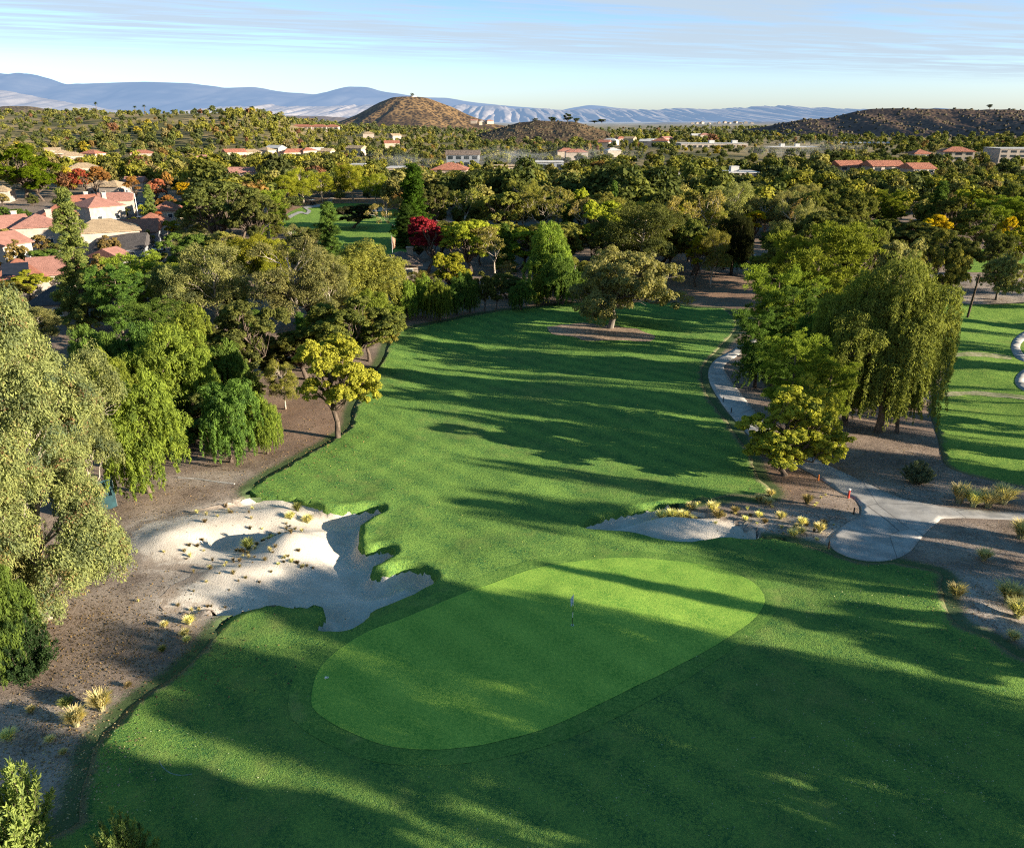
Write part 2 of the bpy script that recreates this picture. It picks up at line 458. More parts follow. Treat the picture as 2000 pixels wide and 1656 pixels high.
def make_pine(kind, v):
    H, W = (15, 9.5)
    g = np.random.default_rng(700 + v)
    mb = MB(); r0 = .3
    trunk = [np.array([.35 * math.sin(2.2 * t + v), .3 * math.sin(1.7 * t), H * .95 * t - .3]) for t in np.linspace(0, 1, 8)]
    mb.tube(trunk, [r0 * (1.2 - .14 * i) for i in range(8)], 8)
    T, Rr = [], []
    nb = 34
    for i in range(nb):
        t = .22 + .78 * (i + .5) / nb; a = i * 2.4 + .4 * g.normal()
        ln = W / 2 * (math.sin(math.pi * min(1, .22 + .8 * (1 - t) ** .75)) ** .8) * (.7 + .45 * g.random()) + .3
        s0 = np.array([.35 * math.sin(2.2 * t + v), .3 * math.sin(1.7 * t), H * .93 * t])
        e = s0 + np.array([math.cos(a) * ln, math.sin(a) * ln, ln * (.18 + .3 * g.random())])
        p = wig(s0, e, g, 6, .04, -.04); w = .1 * (1.25 - t)
        mb.tube(p, [w, w * .85, w * .7, w * .5, w * .35, w * .12], 5)
        for j in range(int(7 + 3 * ln)):
            q = .3 + .72 * g.random(); k = min(5, q * 5); b = p[int(k)] if k >= 5 else p[int(k)] * (1 - k % 1) + p[int(k) + 1] * (k % 1)
            T.append(b + g.normal(size=3) * np.array([.42, .42, .22]) * (.5 + .22 * ln) + np.array([0, 0, .2])); s = .42 + .25 * g.random(); Rr.append((s, s, s * .7))
    return finish(kind, v, mb, BARK['brown'], [leaves(np.array(T), np.array(Rr), 60, .38, .09, g, .55, 'spike', .3, (.2, 1.0))], LEAF['needle'])

def make_cedar(kind, v):
    H, W = (20, 8.0) if kind == 'cedar_tree' else (14, 5)
    g = np.random.default_rng(800 + v)
    mb = MB(); mb.tube([(0, 0, -.3), (0.05, 0, H * .3), (-.1, .1, H * .65), (0, 0, H * .99)], [.4, .28, .16, .03], 8)
    T, Rr = [], []; nb = 95
    for i in range(nb):
        t = .07 + .92 * (i + .5) / nb; a = i * 2.4 + .5 * g.normal()
        ln = (W / 2) * ((1 - t) ** .62) * (.55 + .6 * g.random()) * (.85 + .25 * math.sin(9 * t + v)) + .15
        s0 = np.array([0, 0, H * t]); e = s0 + np.array([math.cos(a) * ln, math.sin(a) * ln, -ln * .16 + .12])
        p = wig(s0, e, g, 5, .03, .08); w = .07 * (1.15 - t)
        mb.tube(p, [w, w * .8, w * .6, w * .4, w * .1], 4)
        for j in range(int(4 + 3.2 * ln)):
            q = (.25 + .78 * g.random()) * 4; k = int(min(3, q)); b = p[k] + (p[k + 1] - p[k]) * min(1, q - k)
            T.append(b + g.normal(size=3) * .17 + np.array([0, 0, -.12])); s = .36 + .22 * g.random(); Rr.append((s, s, s * .75))
    return finish(kind, v, mb, BARK['brown'], [leaves(np.array(T), np.array(Rr), 56, .34, .10, g, .6, 'any', .35, (.2, 1.0))], LEAF['needle'])

def grow(mb, p, d, L, r, lev, g, tips, spread=.55, upb=.15):
    q = [np.array(p)]; d = np.array(d, float)
    for k in range(3):
        d = unit(d + .16 * g.normal(size=3) + np.array([0, 0, upb * .4])); q.append(q[-1] + d * L / 3)
    mb.tube(q, [r, r * .86, r * .72, r * .58], 6 if lev > 2 else 4, False)
    if lev == 0: tips.append(q[-1]); tips.append(q[2]); return
    for _ in range(3 if g.random() < .6 else 2):
        grow(mb, q[-1], unit(d + spread * unit(g.normal(size=3)) + np.array([0, 0, upb])), L * (.68 + .15 * g.random()), r * .56, lev - 1, g, tips, spread, upb)
    if lev > 1 and g.random() < .7: grow(mb, q[2], unit(d + spread * 1.4 * unit(g.normal(size=3))), L * .6, r * .4, lev - 2, g, tips, spread, upb)

def make_bare(kind, v):
    g = np.random.default_rng(950 + v); mb = MB(); tips = []
    grow(mb, (0, 0, -.2), (0, 0, 1), 3.3, .24, 5, g, tips, .75, .2)
    T = np.array(tips); T = T[g.random(len(T)) < .9]
    Rr = np.full((len(T), 3), .42)
    return finish(kind, v, mb, BARK['pale'], [leaves(T, Rr, 16, .3, .16, g, .3, 'any')], LEAF['leaf'])

def make_shrub(kind, v):
    g = np.random.default_rng(1100 + v); H, W = 3.2, 3.4
    mb = MB(); T, Rr = [], []
    for i in range(70):
        a = g.random() * 6.28; q = W * .52 * math.sqrt(g.random()); e = np.array([q * math.cos(a), q * math.sin(a), H * (1 - .55 * (q / (W * .5)) ** 2) * (.7 + .34 * g.random())])
        p = wig((e[0] * .15, e[1] * .15, -.1), e, g, 6, .03)
        mb.tube(p, [.04, .035, .03, .022, .016, .007], 4, False)
        for k in range(13):
            f = (.35 + .65 * k / 12) * 5; j = int(min(4, f)); b = p[j] + (p[j + 1] - p[j]) * (f - j)
            T.append(b); s = .17 * (1.25 - .7 * k / 12); Rr.append((s * 1.25, s * 1.25, s * 1.3))
    return finish(kind, v, mb, BARK['brown'], [leaves(np.array(T), np.array(Rr), 20, .15, .055, g, .45, 'spike', .3, (.1, 1.25))], LEAF['leaf'])

def make_twig(kind, v):                                                  # grey leafless brush
    g = np.random.default_rng(1200 + v); mb = MB(); tips = []
    for k in range(9):
        a = k * .7; grow(mb, (.2 * math.cos(a), .2 * math.sin(a), -.1), unit(np.array([.5 * math.cos(a), .5 * math.sin(a), 1])), 1.5, .045, 3, g, tips, .5, .25)
    return finish(kind, v, mb, BARK['twig'], [leaves(np.array(tips), np.full((len(tips), 3), .25), 4, .16, .07, g, .3, 'any')], LEAF['leaf'])

def make_palm(kind, v):
    g = np.random.default_rng(1300 + v); mb = MB(); H = 13
    mb.tube([(0, 0, -.3), (.15, 0, H * .5), (0, .1, H - 1)], [.28, .2, .18], 7)
    Vs, Fs = [], []; o = 0
    for k in range(34):
        a = k * 2.4; el = 1.2 - 2.0 * k / 34; L = 1.9
        for j in range(7):
            t0, t1 = j / 7, (j + 1) / 7
            def P(t, s): 
                rr = L * t; z = H - 1 + rr * math.sin(el) - .9 * t * t * L * .5
                return (rr * math.cos(el * .6) * math.cos(a) - s * math.sin(a), rr * math.cos(el * .6) * math.sin(a) + s * math.cos(a), z)
            w0, w1 = .33 * math.sin(math.pi * min(1, t0 + .12)), .33 * math.sin(math.pi * min(.98, t1 + .05))
            Vs += [P(t0, -w0), P(t0, w0), P(t1, w1), P(t1, -w1)]; Fs.append((o, o + 1, o + 2, o + 3)); o += 4
    V = np.array(Vs); Fq = np.array(Fs); return finish(kind, v, mb, BARK['brown'], [(V, Fq, g.random(len(Fq)))], LEAF['leaf'])

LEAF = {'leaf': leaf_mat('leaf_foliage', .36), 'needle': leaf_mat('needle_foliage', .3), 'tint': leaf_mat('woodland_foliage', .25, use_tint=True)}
def gum_leaf():
    m = leaf_mat('flowering_gum_foliage', .3); nt = m.node_tree; n = N(nt)
    mixes = [x for x in nt.nodes if x.type == 'BSDF_DIFFUSE'][0]; src = mixes.inputs['Color'].links[0].from_socket
    wn = n.noise(.9, 2, .5, n.pos()); w2 = n.noise(7.0, 1, .5, n.pos())
    f = n.math('MULTIPLY', n.ramp(wn, .5, .66), n.ramp(w2, .52, .6))
    nt.links.new(n.mix(n.math('MULTIPLY', f, .75), src, (.26, .085, .06)), mixes.inputs['Color']); return m
LEAF['gum'] = gum_leaf()
BARK.update(grey=noise_mat('oak_bark', (.10, .085, .07), (.24, .21, .18), 3, .9, .6, .05, vec=(1, 1, .3)), brown=noise_mat('brown_bark', (.06, .045, .035), (.17, .13, .10), 4, .9, .6, .04, vec=(1, 1, .3)),
            pale=noise_mat('pale_bark', (.26, .21, .16), (.48, .42, .35), 2.2, .85, .3, .03, vec=(1, 1, .35)), twig=noise_mat('twig_bark', (.2, .18, .15), (.36, .33, .29), 3, .9, 0))
for k_, n_ in (('oak_tree', 2), ('broadleaf_tree', 4), ('round_tree', 2), ('bush_tree', 1), ('autumn_tree', 2)): proto(k_, n_, make_broad)
proto('pepper_tree', 3, make_pepper); proto('weeping_tree', 2, make_pepper)
proto('gum_tree', 3, make_gum); proto('flowering_gum', 2, make_gum)
proto('pine_tree', 3, make_pine); proto('cedar_tree', 1, make_cedar); proto('cypress_tree', 2, make_cedar)
proto('bare_tree', 2, make_bare); proto('leafy_shrub', 2, make_shrub); proto('twiggy_shrub', 1, make_twig); proto('palm_tree', 1, make_palm)

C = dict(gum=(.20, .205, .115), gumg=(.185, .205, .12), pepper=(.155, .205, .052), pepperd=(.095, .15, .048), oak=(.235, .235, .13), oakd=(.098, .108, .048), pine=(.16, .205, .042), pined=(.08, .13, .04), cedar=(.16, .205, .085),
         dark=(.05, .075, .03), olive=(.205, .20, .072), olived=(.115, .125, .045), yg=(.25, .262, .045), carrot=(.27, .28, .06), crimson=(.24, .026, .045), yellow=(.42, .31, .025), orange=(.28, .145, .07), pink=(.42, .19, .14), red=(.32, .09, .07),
         tan=(.24, .19, .10), straw=(.22, .195, .085), bronze=(.15, .135, .045))
CAT = dict(leafy_shrub='shrub', twiggy_shrub='shrub', palm_tree='palm tree')
HAND = []
TREES = []                                            # (x, y, radius) of everything placed
def plant(kind, x, y, h, w, col, label, group=None, var=None, rz=None, z=None, dep=1.0):
    P = PROTO[kind]; p = P[var if var is not None else rnd.randrange(len(P))]
    z = float(base_h(x, y)) if z is None else z
    s = (w / p['w'], w / p['w'] * dep, h / p['h'])
    r = empty(kind, (x, y, z), rnd.random() * 6.283 if rz is None else rz, s)
    tag(r, label, CAT.get(kind, 'tree'), group)
    link('stem' if 'shrub' in kind else 'trunk', p['trunk'], r)
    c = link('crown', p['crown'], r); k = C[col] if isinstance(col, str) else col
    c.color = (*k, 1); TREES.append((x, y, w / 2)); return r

def tree_px(kind, cx, top, width, col, label, base=None, d=None, group=None, var=None, rz=None, hmin=2, dep=1.0):
    """a tree whose column, top row, width and foot (row, or distance) are read off the photograph"""
    y = base_y(base) if d is None else d
    x = at_d(cx, y); z = float(base_h(x, y)); h = max(hmin, z_of(top, y) - z); w = width * depth_at(y, z + h * .5) / F
    HAND.append((cx, top, 828 - F * (y * SP - (CAMZ - z) * CP) / depth_at(y, z), width, y))
    return plant(kind, x, y, h, w, col, label, group, var, rz if dep == 1 else rnd.choice((0.0, math.pi)), None, dep)
# ------------------------------------------------------------------ outlines read off the photograph (columns and rows -> ground)
TURF_PX = [(165, 1720), (158, 1600), (165, 1520), (192, 1455), (245, 1390), (330, 1330), (400, 1265), (432, 1222), (490, 1188),
    (545, 1182), (585, 1186), (618, 1183), (638, 1190), (634, 1202), (620, 1209), (615, 1218), (632, 1229), (665, 1229), (705, 1213), (730, 1190), (765, 1174), (805, 1158), (846, 1134), (838, 1114), (800, 1102), (765, 1108), (735, 1121), (718, 1114),
    (728, 1103), (770, 1082), (756, 1068), (715, 1071), (697, 1057), (703, 1040), (700, 1025), (722, 1009), (750, 994), (735, 987), (690, 991), (650, 994), (600, 984), (560, 974), (500, 968),
    (488, 955), (530, 926), (600, 886), (650, 856), (685, 830), (690, 797), (720, 742), (748, 700), (762, 662), (792, 642), (870, 628), (950, 612), (1030, 602), (1110, 594), (1200, 590), (1310, 592), (1360, 600), (1420, 606),
    (1438, 640), (1400, 685), (1372, 720), (1378, 765), (1410, 810), (1448, 862), (1468, 895), (1480, 930), (1508, 962), (1480, 972), (1440, 968), (1370, 978), (1290, 986), (1205, 1000), (1165, 1012), (1138, 1024),
    (1168, 1031), (1230, 1035), (1290, 1050), (1350, 1053), (1420, 1045), (1450, 1049), (1510, 1051), (1560, 1060), (1612, 1076), (1648, 1089), (1692, 1101), (1745, 1102), (1800, 1118), (1838, 1132), (1840, 1170), (1868, 1220), (1935, 1252), (1990, 1288), (2080, 1330), (2140, 1720)]
TURF = ragged(world_poly(TURF_PX), .16)
SAND_L = world_poly([(500, 972), (430, 986), (370, 1000), (300, 1016), (248, 1040), (230, 1075), (258, 1104), (330, 1114), (372, 1126), (332, 1150), (310, 1178), (340, 1198), (400, 1194), (450, 1190), (500, 1190),
    (545, 1179), (590, 1181), (618, 1180), (634, 1188), (628, 1201), (612, 1206), (606, 1220), (628, 1234), (668, 1234), (712, 1214), (736, 1192), (770, 1178), (812, 1160), (852, 1134), (840, 1108), (800, 1097), (765, 1103), (735, 1117), (724, 1112),
    (734, 1104), (778, 1082), (760, 1062), (715, 1067), (703, 1056), (709, 1040), (706, 1025), (726, 1010), (758, 994), (735, 982), (690, 986), (650, 990), (600, 979), (560, 969)]); SAND_L = ragged(SAND_L, .35, .6, 8)
SAND_R = world_poly([(1134, 1024), (1165, 1034), (1230, 1038), (1290, 1054), (1350, 1057), (1420, 1049), (1450, 1050), (1485, 1046), (1450, 1018), (1400, 1006), (1340, 995), (1290, 984), (1205, 997), (1162, 1009)])
GREEN = world_poly([(608, 1370), (628, 1300), (700, 1245), (800, 1203), (930, 1150), (1040, 1112), (1150, 1093), (1250, 1090), (1370, 1102), (1458, 1130), (1493, 1166), (1478, 1202), (1420, 1246), (1300, 1312), (1180, 1372), (1060, 1425), (950, 1455), (850, 1467), (760, 1460), (685, 1432), (632, 1402)])
gc = GREEN.mean(0); COLLAR = gc + (GREEN - gc) * (1 + 1.25 / np.linalg.norm(GREEN - gc, axis=1))[:, None]
PATH = world_poly([(2060, 1000), (1990, 1003), (1850, 991), (1760, 972), (1700, 947), (1640, 920), (1590, 896), (1560, 880), (1520, 850), (1482, 812), (1450, 772), (1424, 737), (1414, 716), (1436, 698), (1480, 672), (1470, 664), (1424, 688), (1395, 705), (1383, 730),
    (1392, 760), (1415, 795), (1445, 832), (1480, 863), (1540, 902), (1590, 928), (1640, 960), (1672, 976), (1682, 1002), (1652, 1025), (1622, 1050), (1627, 1072), (1652, 1086), (1692, 1096), (1740, 1096), (1775, 1081), (1800, 1050), (1830, 1022), (1862, 1012), (2060, 1020)])
PATH_R = world_poly([(2060, 640), (2006, 646), (1983, 660), (1974, 680), (1986, 700), (2012, 712), (1992, 726), (1982, 742), (1988, 757), (2014, 768), (2070, 775), (2070, 757), (2020, 752), (2000, 744), (2008, 732), (2035, 714), (2030, 704), (2002, 694), (1992, 680), (1999, 666), (2020, 656), (2060, 652)])
TURF_R = world_poly([(1816, 592), (1832, 650), (1848, 720), (1832, 760), (1815, 802), (1828, 842), (1838, 882), (1850, 912), (1905, 932), (2000, 952), (2120, 972), (2330, 950), (2330, 590), (2150, 578), (2000, 590), (1900, 594)])
TURF_R2 = world_poly([(1868, 492), (1990, 486), (2140, 486), (2140, 527), (2000, 528), (1880, 530)], 5)
TURF_R3 = world_poly([(1388, 506), (1440, 500), (1480, 503), (1478, 521), (1430, 523), (1392, 520)], 5)
FAIR2 = world_poly([(556, 424), (588, 406), (640, 399), (700, 398), (756, 404), (792, 424), (800, 470), (800, 512), (760, 512), (700, 505), (650, 492), (600, 476), (560, 452)], 5)
TEE = world_poly([(1735, 452), (1795, 450), (1800, 464), (1740, 466)], 5)
STREET = world_poly([(150, 492), (176, 470), (205, 447), (245, 418), (258, 404), (268, 396), (288, 397), (300, 410), (290, 425), (262, 446), (236, 472), (212, 498)], 5)
PATH_F = world_poly([(560, 425), (584, 414), (598, 417), (601, 412), (592, 406), (606, 402), (632, 398), (641, 389), (652, 387), (650, 393), (640, 402), (608, 407), (600, 408), (608, 413), (601, 420), (586, 418), (562, 430)], 4)
DIRT_R = [world_poly(q, 5) for q in ([(1850, 692), (1900, 688), (1975, 696), (1978, 702), (1900, 697), (1850, 699)], [(1835, 770), (1900, 764), (2040, 778), (2040, 786), (1900, 772), (1838, 776)])]
RING = world_poly([(1062, 640), (1110, 632), (1180, 634), (1250, 645), (1275, 658), (1240, 667), (1160, 664), (1090, 655)], 5); RING = ragged(RING, 1.1, .35, 4)
SLOPE = world_poly([(1305, 560), (1330, 545), (1400, 535), (1480, 530), (1480, 590), (1440, 604), (1370, 598), (1320, 588)], 5)
BUNK_F = [world_poly(q, 3) for q in ([(566, 462), (580, 458), (600, 464), (604, 470), (580, 472)], [(634, 407), (645, 404), (650, 408), (640, 411)], [(722, 412), (745, 405), (768, 408), (750, 414)])]
bl = {}
def near_turf(P):
    return pdist(P, TURF, 9.0)

def pxw(px, py): return ground(px, py)[:2]
MOUNDS = [(*pxw(572, 1072), 2.4, 2.2, 1.35), (*pxw(330, 1062), 3.0, 2.2, .8), (*pxw(560, 1000), 3.2, 1.5, .45), (*pxw(430, 1020), 3.2, 2.0, .5), (*pxw(420, 1150), 4.0, 1.8, .35), (*pxw(1300, 1012), 2.0, 1.2, .5), (*pxw(1390, 1022), 2.0, 1.1, .35),
          (*pxw(420, 1058), 2.2, 1.2, -.75), (*pxw(470, 1120), 2.4, 1.0, .4), (*pxw(505, 1045), 2.0, 1.2, -.5), (*pxw(1860, 1150), 5, 4, .35)]
def land(P, sand_only=None):
    """the finished height with mounds and bunkers; P (n,2)"""
    P = np.asarray(P, float); x, y = P[:, 0], P[:, 1]
    z = base_h(x, y)
    nearm = (np.abs(x) < 90) & (y < 170)
    z = z + np.where(nearm, (fbm(x / 1.4, y / 1.4, 5, 3) - .5) * .09 + (fbm(x / 5, y / 5, 6, 2) - .5) * .25, 0)
    for mx, my, rx, ry, a in MOUNDS:
        q = ((x - mx) / rx) ** 2 + ((y - my) / ry) ** 2
        z = z + np.where(q < 12, a * np.exp(-q), 0)
    dt = near_turf(P); it = inside(P, TURF)
    for S, D, fall in ((SAND_L, 1.45, 6.5), (SAND_R, 1.05, 4.0)):
        ins = inside(P, S) & ~it; ds = pdist(P, S, 9.0)
        right = 1.0
        if D > 1.3: right = .35 + .65 * sstep(-20, -13, x)
        q = np.clip(1 - dt / fall, 0, 1) ** 1.35
        z = z - np.where(ins, D * right * q * sstep(-.5, .8, dt), 0) - np.where(ins, .28 * right * np.clip(1 - dt / 3.0, 0, 1), 0)
        lip = np.where(it & (ds < 3), np.exp(-(dt / .9) ** 2) * (.16 - .34 * (dt < .5) * (1 - dt / .5)), 0)
        z = z + lip * right
    return z

def sand_land(P):
    i = inside(P, TURF); return land(P) - .30 * i - .6 * (i & (pdist(P, TURF, 3.0) > .45))

# ------------------------------------------------------------------ ground sheet
def grow_axis(a, b, step, lo, hi, f=1.09):
    v = list(np.arange(a, b + 1e-6, step)); s = step; x = v[-1]
    while x < hi: s = min(s * f, 1500); x += s; v.append(x)
    s = step; x = v[0]; L = []
    while x > lo: s = min(s * f, 1500); x -= s; L.append(x)
    return np.array(L[::-1] + v)
gx = grow_axis(-62, 82, .55, -24000, 24000, 1.06); gy = grow_axis(8, 150, .55, -3000, 34000, 1.045)
GX, GY = np.meshgrid(gx, gy); GP = np.stack([GX.ravel(), GY.ravel()], 1)
LAYERS = [TURF, SAND_L, SAND_R, TURF_R, TURF_R2, TURF_R3, FAIR2, TEE, PATH, PATH_R]
def sunk(P, polys, margin=1.5, by=.35):
    s = np.zeros(len(P))
    for q in polys:
        m = inside(P, q)
        if m.any(): s[m] = np.maximum(s[m], by * sstep(margin * .35, margin, pdist(P[m], q, 3.0)))
    return s
gz = land(GP) - sunk(GP, LAYERS)
inT = inside(GP, TURF); dT = pdist(GP, TURF, 6.0)
for S_ in (SAND_L, SAND_R):
    inS = inside(GP, S_); dS = pdist(GP, S_, 6.0)
    gz = gz - np.where((inS | inT) & (inS | (dS < 1.6)) & (inT | (dT < 1.6)), 2.2, 0)
grassy = np.where(inT, 1, np.exp(-dT / 1.6))
far = np.hypot(GP[:, 0], GP[:, 1]); gz = gz - np.where(far > 6000, (far - 6000) * .004, 0)
def blob(P, items):
    r = np.zeros(len(P))
    for px, py, rx, ry, a in items:
        cx, cy = pxw(px, py); q = ((P[:, 0] - cx) / rx) ** 2 + ((P[:, 1] - cy) / ry) ** 2
        r = np.maximum(r, a * np.exp(-q * q * .7))
    return r
sandy = blob(GP, [(1540, 1035, 9, 3.2, .9), (1440, 1030, 5, 2.5, 1), (1960, 1200, 7, 4.2, .9), (1880, 1060, 5, 2.5, .4), (420, 935, 5, 1.6, .5), (300, 1140, 6, 5, .35), (60, 1430, 6, 3, .55), (1740, 960, 7, 3, .45), (1900, 690, 14, 2, .6), (1950, 772, 12, 1.0, .7), (100, 1560, 6, 4, .5), (1960, 585, 16, 6, .6), (1900, 545, 22, 10, .5)])
sandy = np.maximum(sandy, np.exp(-pdist(GP, SAND_L, 6.0) / 1.1) * .95)
redd = blob(GP, [(1390, 565, 13, 14, 1), (600, 820, 9, 9, .75), (820, 635, 26, 6, .6), (1160, 640, 14, 6, .5), (1560, 930, 7, 4, .9), (600, 410, 30, 30, .8), (1730, 800, 10, 6, .5), (930, 590, 26, 10, .5)])
nx, ny = len(gx), len(gy)
I = np.arange(nx * ny).reshape(ny, nx)
GF = np.stack([I[:-1, :-1].ravel(), I[:-1, 1:].ravel(), I[1:, 1:].ravel(), I[1:, :-1].ravel()], 1)

def ground_mat():
    m, nt, out = new_mat('bare_ground'); n = N(nt); p = n.pos()
    f1 = n.noise(.35, 5, .65, p); f2 = n.noise(6.0, 4, .8, p); f3 = n.noise(20.0, 2, .8, p)
    f = n.math('ADD', n.math('MULTIPLY', f1, .4), n.math('ADD', n.math('MULTIPLY', f2, .4), n.math('MULTIPLY_ADD', f3, .55, -.18)))
    c = n.mix(n.ramp(f, .3, .72), (.07, .05, .04), (.45, .345, .265))
    c = n.mix(n.ramp(n.noise(.16, 4, .65, p), .42, .62, 0, .55), c, (.19, .145, .12)); c = n.mix(n.ramp(n.noise(1.1, 4, .7, p), .54, .70, 0, .5), c, (.40, .32, .25))
    rd = n('ShaderNodeAttribute', attribute_name='red').outputs['Fac']; sd = n('ShaderNodeAttribute', attribute_name='sandy').outputs['Fac']
    c = n.mix(n.math('MULTIPLY', rd, n.ramp(f2, .2, .7)), c, (.30, .175, .105))
    c = n.mix(n.math('MULTIPLY', sd, n.ramp(n.math('ADD', n.math('MULTIPLY', f1, .5), n.math('MULTIPLY', f2, .6)), .4, .66)), c, (.50, .45, .39))
    sp = n.ramp(n.noise(15.0, 1, .5, p), .70, .74); c = n.mix(n.math('MULTIPLY', sp, .5), c, (.36, .30, .23))
    gr = n('ShaderNodeAttribute', attribute_name='grassy').outputs['Fac']; c = n.mix(n.math('MULTIPLY', n.ramp(n.math('ADD', gr, n.math('MULTIPLY_ADD', f2, .9, -.5)), .35, .62), .85), c, (.05, .105, .028))
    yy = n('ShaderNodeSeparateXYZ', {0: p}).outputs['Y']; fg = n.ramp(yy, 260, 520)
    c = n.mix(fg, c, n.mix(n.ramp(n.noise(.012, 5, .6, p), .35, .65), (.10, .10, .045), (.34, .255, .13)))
    b = n('ShaderNodeBsdfPrincipled', {'Base Color': c, 'Roughness': .95, 'Specular IOR Level': .1})
    bp = n('ShaderNodeBump', {'Strength': .7, 'Distance': .07, 'Height': f}); nt.links.new(bp.outputs[0], b.inputs['Normal'])
    e = n('ShaderNodeEmission', {'Color': (*HAZE, 1), 'Strength': .8}); mx = n('ShaderNodeMixShader', {0: n.ramp(yy, 900, 14000, 0, .85)})  # distance haze on the ground, painted as glow growing with y
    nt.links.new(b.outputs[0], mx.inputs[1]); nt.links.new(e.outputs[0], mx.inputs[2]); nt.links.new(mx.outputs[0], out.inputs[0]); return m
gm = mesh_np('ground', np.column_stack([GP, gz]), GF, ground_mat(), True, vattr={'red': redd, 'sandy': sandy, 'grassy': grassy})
tag(link('ground', gm), 'brown mulch and bare earth ground of the valley', 'ground', kind='structure')

# ------------------------------------------------------------------ draped layers
def drape(name, poly, off, mat, step=.5, hf=land, fine=None, under=(), skirt=.0, label=None, cat=None, clipbox=None, kind='structure'):
    lo, hi = poly.min(0), poly.max(0)
    def grid(s):
        X, Y = np.meshgrid(np.arange(lo[0], hi[0], s), np.arange(lo[1], hi[1], s)); Q = np.stack([X.ravel(), Y.ravel()], 1)
        Q = Q + (np.stack([_hash(Q[:, 0], Q[:, 1], 1), _hash(Q[:, 0], Q[:, 1], 2)], 1) - .5) * s * .4
        Q = Q[inside(Q, poly)]; return Q[pdist(Q, poly, 2.0) > s * .45]
    Q = grid(step)
    if fine is not None:
        fs, near = fine
        q2 = grid(fs); keep1 = np.ones(len(Q), bool); keep2 = np.zeros(len(q2), bool)
        for pl in near:
            keep1 &= pdist(Q, pl, 4.0) > 2.6; keep2 |= pdist(q2, pl, 4.0) <= 2.6
        Q = np.concatenate([Q[keep1], q2[keep2]])
    # split long edges to the step
    B = []
    for i in range(len(poly)):
        a, b = poly[i - 1], poly[i]; k = max(1, int(np.linalg.norm(b - a) / step))
        B += [a + (b - a) * j / k for j in range(k)]
    B = np.array(B); A = np.concatenate([B, Q])
    vs, es, fs_, *_ = geometry.delaunay_2d_cdt([Vector(p) for p in A], [], [list(range(len(B)))], 1, 1e-5)
    V2 = np.array([(v.x, v.y) for v in vs]); z = hf(V2) + off - sunk(V2, under, .6, .12)
    V = np.column_stack([V2, z]); T = np.array([f for f in fs_ if len(f) == 3]); extra = []
    cr = (V2[T[:, 1], 0] - V2[T[:, 0], 0]) * (V2[T[:, 2], 1] - V2[T[:, 0], 1]) - (V2[T[:, 1], 1] - V2[T[:, 0], 1]) * (V2[T[:, 2], 0] - V2[T[:, 0], 0])
    T[cr < 0] = T[cr < 0][:, ::-1]
    faces = [T]
    if skirt:
        E = np.concatenate([T[:, [0, 1]], T[:, [1, 2]], T[:, [2, 0]]]); key = np.sort(E, 1); u, inv, cnt = np.unique(key, axis=0, return_inverse=True, return_counts=True)
        bE = E[cnt[inv.ravel()] == 1]; ids = np.unique(bE); mp = {int(i): len(V) + k for k, i in enumerate(ids)}
        low = V[ids].copy(); low[:, 2] -= skirt; V = np.concatenate([V, low])
        faces.append(np.array([(int(b), int(a), mp[int(a)], mp[int(b)]) for a, b in bE]))
    va = {'edge': np.exp(-pdist(V[:, :2], poly, 8.0) / 2.2) * (1 - np.exp(-pdist(V[:, :2], TURF, 8.0) / 2.0))} if name == 'bunker_sand' else {'edge': np.exp(-pdist(V[:, :2], poly, 8.0) / 1.0) * (1 - np.exp(-np.minimum(pdist(V[:, :2], SAND_L, 8.0), pdist(V[:, :2], SAND_R, 8.0)) / 1.5))} if name == 'rough_grass' or poly is TURF_R else None
    me = mesh_np(name, V, faces, mat, True, vattr=va)
    return tag(link(name, me), label, cat, kind=kind)

rough = grass_mat('rough_turf', (.020, .115, .044), (.225, .36, .070), (.34, .33, .11), .40, .8, stripes=.30, bump=1.3)
fairway_m = grass_mat('fairway_turf', (.040, .140, .034), (.29, .42, .078), (.36, .35, .10), .45, .5, bump=.6)
green_m = grass_mat('green_turf', (.10, .28, .045), (.36, .525, .085), (.32, .43, .10), .12, .25, stripes=.22, bump=.3)
collar_m = grass_mat('collar_turf', (.05, .15, .034), (.215, .345, .07), (.34, .33, .12), .6, .4, bump=.4)
def sand_mat():
    m, nt, out = new_mat('bunker_sand'); n = N(nt); p = n.pos()
    f1 = n.noise(.5, 4, .6, p); f2 = n.noise(9.0, 4, .7, p)
    c = n.mix(n.ramp(f1, .35, .65), (.55, .49, .415), (.68, .62, .535)); c = n.mix(n.ramp(f2, .35, .7, 0, .55), c, (.43, .375, .31))
    ed = n('ShaderNodeAttribute', attribute_name='edge').outputs['Fac']; c = n.mix(n.math('MULTIPLY', n.ramp(n.math('ADD', ed, n.math('MULTIPLY_ADD', n.noise(1.3, 5, .7, p), 1.0, -.5)), .45, .8), .8), c, (.24, .185, .145))
    c = n.mix(n.ramp(n.noise(3.2, 3, .6, p), .6, .72, 0, .35), c, (.30, .24, .18))
    w = n('ShaderNodeTexWave', {'Scale': 1.6, 'Distortion': 9.0, 'Detail': 4.0, 'Detail Scale': 1.4}); nt.links.new(p, w.inputs['Vector'])
    b = n('ShaderNodeBsdfPrincipled', {'Base Color': c, 'Roughness': .95, 'Specular IOR Level': .1})
    h = n.math('ADD', n.math('MULTIPLY', w.outputs['Fac'], .07), n.math('MULTIPLY', f2, .9))
    bp = n('ShaderNodeBump', {'Strength': .5, 'Distance': .07, 'Height': h}); nt.links.new(bp.outputs[0], b.inputs['Normal']); nt.links.new(b.outputs[0], out.inputs[0]); return m
sand_m = sand_mat()
